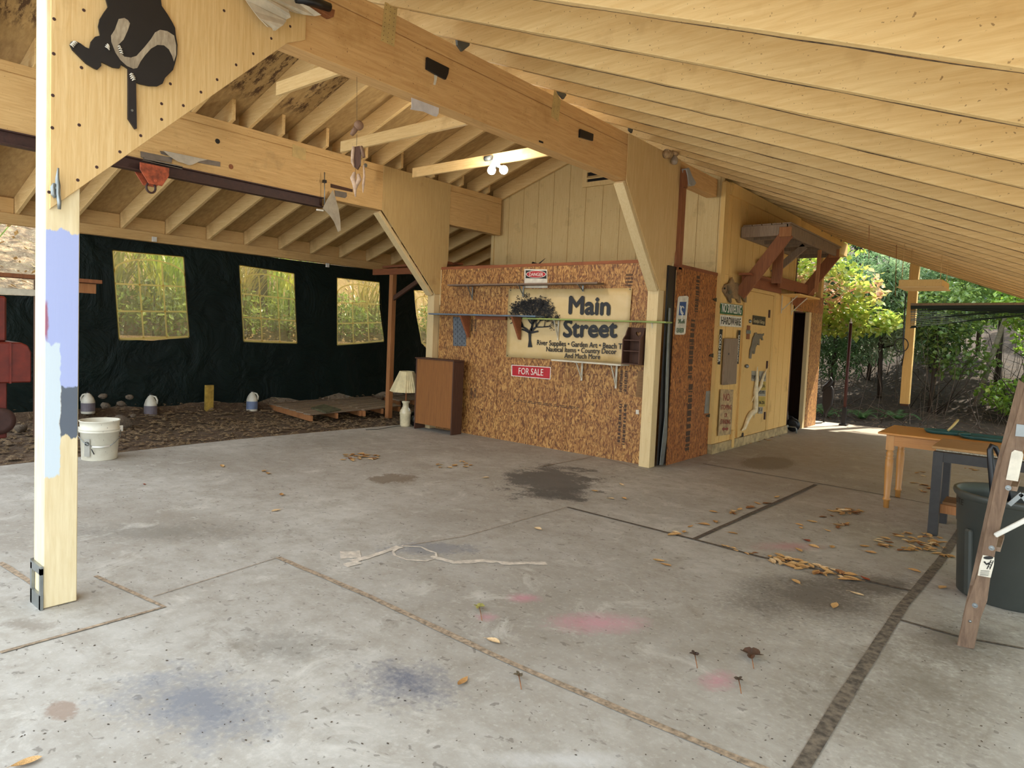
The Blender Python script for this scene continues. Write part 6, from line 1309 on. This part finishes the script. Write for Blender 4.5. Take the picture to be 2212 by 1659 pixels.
# left hillside
def Hh(x, y): return (x, y, zhill(x, y))
def reeds(x, y, n, h, lab, seed, m='dry'):
    r = random.Random(seed); b = Vector(Hh(x, y)); mb = MB()
    for j in range(n):
        a = r.uniform(0, 2*PI); L = h*r.uniform(.5,1.1); sp = r.uniform(.2,.75); o = b+Vector((r.uniform(-.35,.35), r.uniform(-.35,.35), 0)); P = [o+Vector((math.cos(a)*L*sp*t*t, math.sin(a)*L*sp*t*t, L*(t-.35*sp*t*t))) for t in (0,.35,.7,1)]; s = Vector((-math.sin(a), math.cos(a), 0))*.016
        mb.add([P[0]-s,P[0]+s,P[1]+s,P[1]-s,P[2]+s*.8,P[2]-s*.8,P[3]], [(0,1,2,3),(3,2,4,5),(5,4,6)])
    tag(obj('reed_clump', mb, LF[m]), lab, 'reeds')
reeds(-12.4, 4.2, 190, 2.1, 'reed clump seen through the leftmost arched window', 1); reeds(-12.5, 5.3, 150, 2.4, 'reed clump seen at the right of the leftmost arched window', 2, 'bright')
reeds(-12.3, 6.5, 190, 2.2, 'dark reed clump at the left of the second arched window', 3); reeds(-12.8, 7.9, 90, 2.0, 'thin reeds behind the second arched window', 4, 'bright')
reeds(-12.5, 9.8, 120, 1.5, 'low dry reeds behind the third arched window', 5); reeds(-12.3, 12.4, 120, 1.7, 'dry reeds behind the partly hidden fourth window', 6)
for i, (y, lab) in enumerate(((4.0,'added low green bush darkening the bottom of the leftmost arched window'),(5.0,'added low green bush darkening right of the leftmost arched window'),(6.4,'added low green bush darkening the bottom left of the second arched window'),(7.6,'added low green bush darkening the bottom right of the second arched window'),(8.9,'added low green bush darkening between the second and third arched windows'),(10.2,'added low green bush darkening the bottom of the third arched window'),(11.8,'added low green bush darkening below the partly hidden fourth window'))):
    plant('added_low_bush', Hh(-12.1, y), .9, [((0,0,.55),(.5,.65,.45),170),((0,.2,.3),(.5,.6,.3),80)], LF['mid'], .12, .3, lab, 300+i, .02, cat='bush', shell=.1)  # bushes added to darken the lower window view, in place of a shaded bank
reeds(-13.2, 2.0, 80, 1.2, 'grass tuft on the dry hillside left of the patched post', 7, 'bright'); reeds(-14.2, 2.9, 60, 1.0, 'grass tuft higher on the dry hillside', 8, 'mid')
plant('hill_tree', Hh(-12.9, 7.4), 6, [((0,0,5.2),(1.8,1.8,.9),500)], LF['bright'], .16, .33, 'tree whose grey trunk shows through the second arched window', 21, .16, bark)
plant('hill_tree', Hh(-13.6, 4.7), 6.5, [((0,0,5.4),(2.0,2.0,1.0),550)], LF['mid'], .16, .33, 'tree whose trunk shows through the leftmost arched window', 22, .12, bark)
plant('hill_tree', Hh(-13.4, 11.5), 6.5, [((0,0,5.2),(2.0,2.2,1.0),550)], LF['mid'], .16, .33, 'tree on the hillside behind the third and fourth windows', 23, .10, bark)
plant('hill_tree', Hh(-15.5, 16), 8, [((0,0,5.5),(2.8,2.8,2.2),900)], LF['mid'], .2, .33, 'large tree on the hillside behind the gable wall', 24, .16, bark)
mb = MB(); r = random.Random(79)
for i in range(2600):
    x = r.uniform(-18, -11.6); y = r.uniform(0.5, 14); p = Vector((x, y, zhill(x, y)+.01)); s = r.uniform(.05,.13); a = r.uniform(0, 2*PI); d = Vector((math.cos(a), math.sin(a), r.uniform(0,.9))); w = Vector((-d.y, d.x, r.uniform(-.3,.3)))
    mb.add([p, p+d*s*.5+w*s*.3, p+d*s, p+d*s*.5-w*s*.3], [(0,1,2),(0,2,3)])
tag(obj('leaf_litter', mb, plain('pale_dry_leaves', 'c9a878', .9, 0, .3, 30)), 'pale dry leaves scattered over the left hillside', 'leaf litter', kind='stuff')
# trees to the right of the roof
for i, (x, y, h) in enumerate(((4.6,3.5,7),(4.9,8.5,7.5),(4.4,13,7),(7.5,6,9),(7.5,12,9))):
    plant('side_tree', (x, y, -.05 if y < 14.3 and x < 9 else 0), h, [((0,0,h*.35),(1.7,2.0,h*.22),450),((0,0,h*.7),(2.0,2.2,h*.28),600)], LF['mid'], .24, .36, 'leafy tree standing to the right of the open shed, outside the frame', 90+i, .13, shell=.15, group='trees right of the shed, outside the frame')
# ================================================================ FALLEN LEAVES
LM = [plain('tan_dry_leaf', 'b88a54', .6, 0, .2, 30), plain('golden_dry_leaf', 'c49a62', .6, 0, .2, 30), plain('pale_dry_leaf', 'd8b88a', .6, 0, .2, 30), plain('brown_dry_leaf', '8a5a34', .65, 0, .2, 30), plain('russet_leaf', '8c3f22', .6, 0, .2, 30)]
def leafmesh(seed):
    r = random.Random(seed); mb = MB(); n = 8; L = 1; cu = r.uniform(.1,.35); tw = r.uniform(-.35,.35); vs = []; asp = r.uniform(.20,.30)
    for i in range(n+1):
        t = i/n; w = asp*math.sin(PI*min(1,t*1.02))**.75*(1-.25*t); z = cu*(t-.5)**2*4*.35
        for s in (-1, -.5, 0, .5, 1): vs.append((t-.5, s*w, z+abs(s)*w*.55*(1 if r.random() < 2 else 0)+tw*s*w*(t-.3)))
    mb.add(vs, [(i*5+j, (i+1)*5+j, (i+1)*5+j+1, i*5+j+1) for i in range(n) for j in range(4)], True)
    z0 = min(v[2] for v in vs); mb.v = [Vector((v.x, v.y, v.z-z0)) for v in mb.v]
    mb.tube([(.49, 0, cu*.35-z0), (.6, .02, cu*.3-z0), (.68, .05, cu*.2-z0)], .008, 4)
    return mb
PROTO = []
for k in range(8):
    mb = leafmesh(k); me = bpy.data.meshes.new('fallen_leaf'); me.from_pydata(mb.v, [], mb.f); me.update(); me.polygons.foreach_set('use_smooth', mb.smooth)
    for m_ in LM: pass
    PROTO.append(me)
VAR = {}
for k in range(8):
    for j in range(5):
        me = PROTO[k].copy(); me.materials.append(LM[j]); VAR[k, j] = me
rl = random.Random(31)
def leaf(px, py, label, group=None, size=None, col=None, rz=None, dz=0):
    p = fl(px, py, .002+dz); k = rl.randrange(8); j = col if col is not None else rl.choice([0,0,1,1,1,2,3])
    o = bpy.data.objects.new('fallen_leaf', VAR[k, j]); C.objects.link(o); s = size or rl.uniform(.062,.108)
    o.location = p; o.scale = (s,)*3; o.rotation_euler = (rl.uniform(-.12,.12), rl.uniform(-.1,.1), rl.uniform(0, 2*PI) if rz is None else rz)
    return tag(o, label, 'leaf', group)
def cluster(cx, cy, rx, ry, n, label, group, pile=.0, **k):
    for i in range(n):
        a = rl.uniform(0, 2*PI); q = math.sqrt(rl.random()); leaf(cx+rx*q*math.cos(a), cy+ry*q*math.sin(a), label, group, dz=rl.uniform(0, pile)*(1-q), **k)
def along(p0, p1, jit, n, label, group, **k):
    for i in range(n): t = rl.random(); leaf(p0[0]+(p1[0]-p0[0])*t+rl.uniform(-6,6), p0[1]+(p1[1]-p0[1])*t+rl.uniform(-jit,jit), label, group, **k)
cluster(768, 988, 62, 8, 26, 'dry tan leaf in the scatter in the middle of the floor, before the brown cabinet', 'leaves before the brown cabinet')
cluster(975, 1003, 48, 9, 15, 'dry tan leaf in the scatter before the left half of the strand board wall', 'leaves before the strand board wall', size=.075)
along((1445,1158), (1745,1052), 4, 16, 'dry leaf caught in the dark joint running back from the floor crack', 'leaves in the dark joint')
along((1660,1206), (1850,1252), 9, 42, 'dry leaf in the long drift along the floor joint', 'leaves drifted along the joint', pile_=0) if False else along((1660,1206), (1850,1252), 9, 42, 'dry leaf in the long drift along the floor joint', 'leaves drifted along the joint')
along((1560,1180), (1640,1202), 3, 7, 'small leaf lodged in the joint left of the long drift', 'leaves lodged left of the drift', size=.05)
cluster(1968, 1172, 72, 22, 54, 'dry leaf in the pile by the workbench leg', 'leaves piled by the workbench leg', .03)
cluster(2030, 1200, 26, 18, 7, 'dry leaf between the workbench leg pile and the trash can', 'leaves between pile and trash can')
cluster(1828, 1108, 34, 7, 20, 'dry leaf in the small pile between the joint and the pine table', 'leaves in the small pile before the pine table', .02)
cluster(1815, 1137, 24, 8, 5, 'dry leaf just below the small pile before the pine table', 'leaves below the small pile')
cluster(1995, 1040, 24, 26, 14, 'dry leaf on the floor under the pine table', 'leaves under the pine table')
cluster(2125, 1012, 40, 6, 10, 'dry leaf far back seen between the two tables', 'leaves seen between the tables')
along((1475,993), (1545,975), 3, 8, 'dry leaf against the foot of the orange side panel', 'leaves against the side panel')
along((1585,966), (1690,942), 3, 12, 'dry leaf against the concrete footing below the yellow door', 'leaves against the footing')
cluster(1765, 1130, 40, 25, 6, 'single dry leaf lying left of the small pile', 'leaves left of the small pile')
SG = [(480,1008,'in the left half of the floor, nearest the patched post side'),(570,1019,'upper one of two close together left of centre'),(579,1024,'lower one of two close together left of centre'),(597,1104,'curled and alone on the left part of the floor'),(608,1070,'alone above the curled one on the left part of the floor'),(1049,1033,'alone left of the dark oil stain'),(1065,1387,'pale and pointed, below the pink streaks'),(1000,1476,'beside the blue-grey stain in front'),(56,1652,'at the bottom left corner'),(1162,1144,'right of the white paint spill'),(1423,1213,'upper one of two right of the middle'),(1437,1222,'lower one of two right of the middle'),(1285,1062,'right beside the oil stain'),(1343,1048,'above and right of the oil stain'),(1318,1078,'below the oil stain, left of a similar one'),(1348,1078,'below the oil stain, right of a similar one'),(1541,1107,'crumpled, above the dark joint'),(1545,1129,'crumpled, close above the start of the dark joint'),(1582,1153,'just right of the start of the dark joint'),(1719,1259,'pale, on the big dark stain'),(1850,1285,'long and golden on the right side of the dark stain'),(1803,1310,'golden, at the lower edge of the dark stain'),(2036,1271,'pale, between the drain board and the trash can'),(1797,1183,'folded upright above the long drift'),(1758,1182,'small, above the long drift'),(1725,1190,'just above the left end of the long drift'),(1868,1182,'left of the workbench leg pile'),(1880,1195,'below left of the workbench leg pile'),(1975,1234,'small, below the workbench leg pile')]
for px, py, w_ in SG: leaf(px, py, 'dry tan leaf '+w_, size=.085, col=rl.choice([0,1,1,2]))
leaf(1742, 1169, 'dark red narrow leaf above the long drift of leaves', size=.09, col=4); leaf(1869, 1252, 'upright russet leaf at the right end of the long drift', size=.09, col=4); leaf(311, 1047, 'small dark red leaf on the left part of the floor', size=.05, col=4)
# broad brown lobed leaf with stem
def lobed(px, py, s, mat, lab, seed):
    r = random.Random(seed); c = fl(px, py, .004); mb = MB(); n = 30; vs = [c+Vector((0,0,.01))]
    for i in range(n): a = 2*PI*i/n; R = s*(.55+.45*abs(math.cos(2.5*a))**.7)*r.uniform(.85,1.1); vs.append(c+Vector((math.cos(a)*R, math.sin(a)*R, .012+s*.5*abs(math.sin(a*1.5+seed))*.7)))
    mb.add(vs, [(0, 1+i, 1+(i+1)%n) for i in range(n)]); o = tag(obj('fallen_leaf', mb, mat), lab, 'leaf'); e = fl(px+6, py+26, .006)
    mb = MB(); mb.tube([c+Vector((0,0,.012)), c.lerp(e,.5)+Vector((0,0,.01)), e], .0022, 5); obj('leaf_stem', mb, LM[3], o); return o
lobed(1622, 1421, .052, plain('dark_brown_leaf', '4f3524', .7, 0, .2), 'large dark brown curled lobed leaf with a stem, in the right foreground', 2)
lobed(1500, 1420, .024, plain('dark_brown_leaf_small', '453226', .7, 0, .2), 'small dark curled leaf with a stem left of the large brown one', 4)
lobed(1035, 1317, .030, plain('olive_yellow_leaf', 'a39a52', .6, 0, .25), 'yellow-green spotted leaf at the pink paint', 5)
lobed(1595, 1475, .02, plain('dark_crumb_leaf', '4a3a2a', .8, 0, .2), 'small broken leaf bit by the faint pink spot', 6)
lobed(1120, 1466, .022, plain('moss_tuft', '6a5a42', .9, 0, .3), 'small tan leaf tuft right of the blue-grey stain', 7)
# dirt crumbs on the slab (uncountable)
mb = MB()
for i in range(650):
    px = rl.uniform(0, 2212); py = 945+714*rl.random()**1.3; p = fl(px, py, .0015)
    if p.x > 1.5 or p.x < xedge(p.y)+.05 or (p.x > -7.6 and p.x < -3.5 and p.y > 7.1): continue
    s = rl.uniform(.002,.007); a = rl.uniform(0, 2*PI); d = Vector((math.cos(a)*s, math.sin(a)*s, 0)); w = Vector((-d.y, d.x, 0))*rl.uniform(.3,.8)
    mb.add([p-d, p+w, p+d, p-w, p+Vector((0,0,s*.4))], [(0,3,4),(3,2,4),(2,1,4),(1,0,4)])
o = obj('dirt_crumbs', mb, plain('dark_crumbs', '4f4234', .9, 0, .3, 60), floor); o['kind'] = 'stuff'
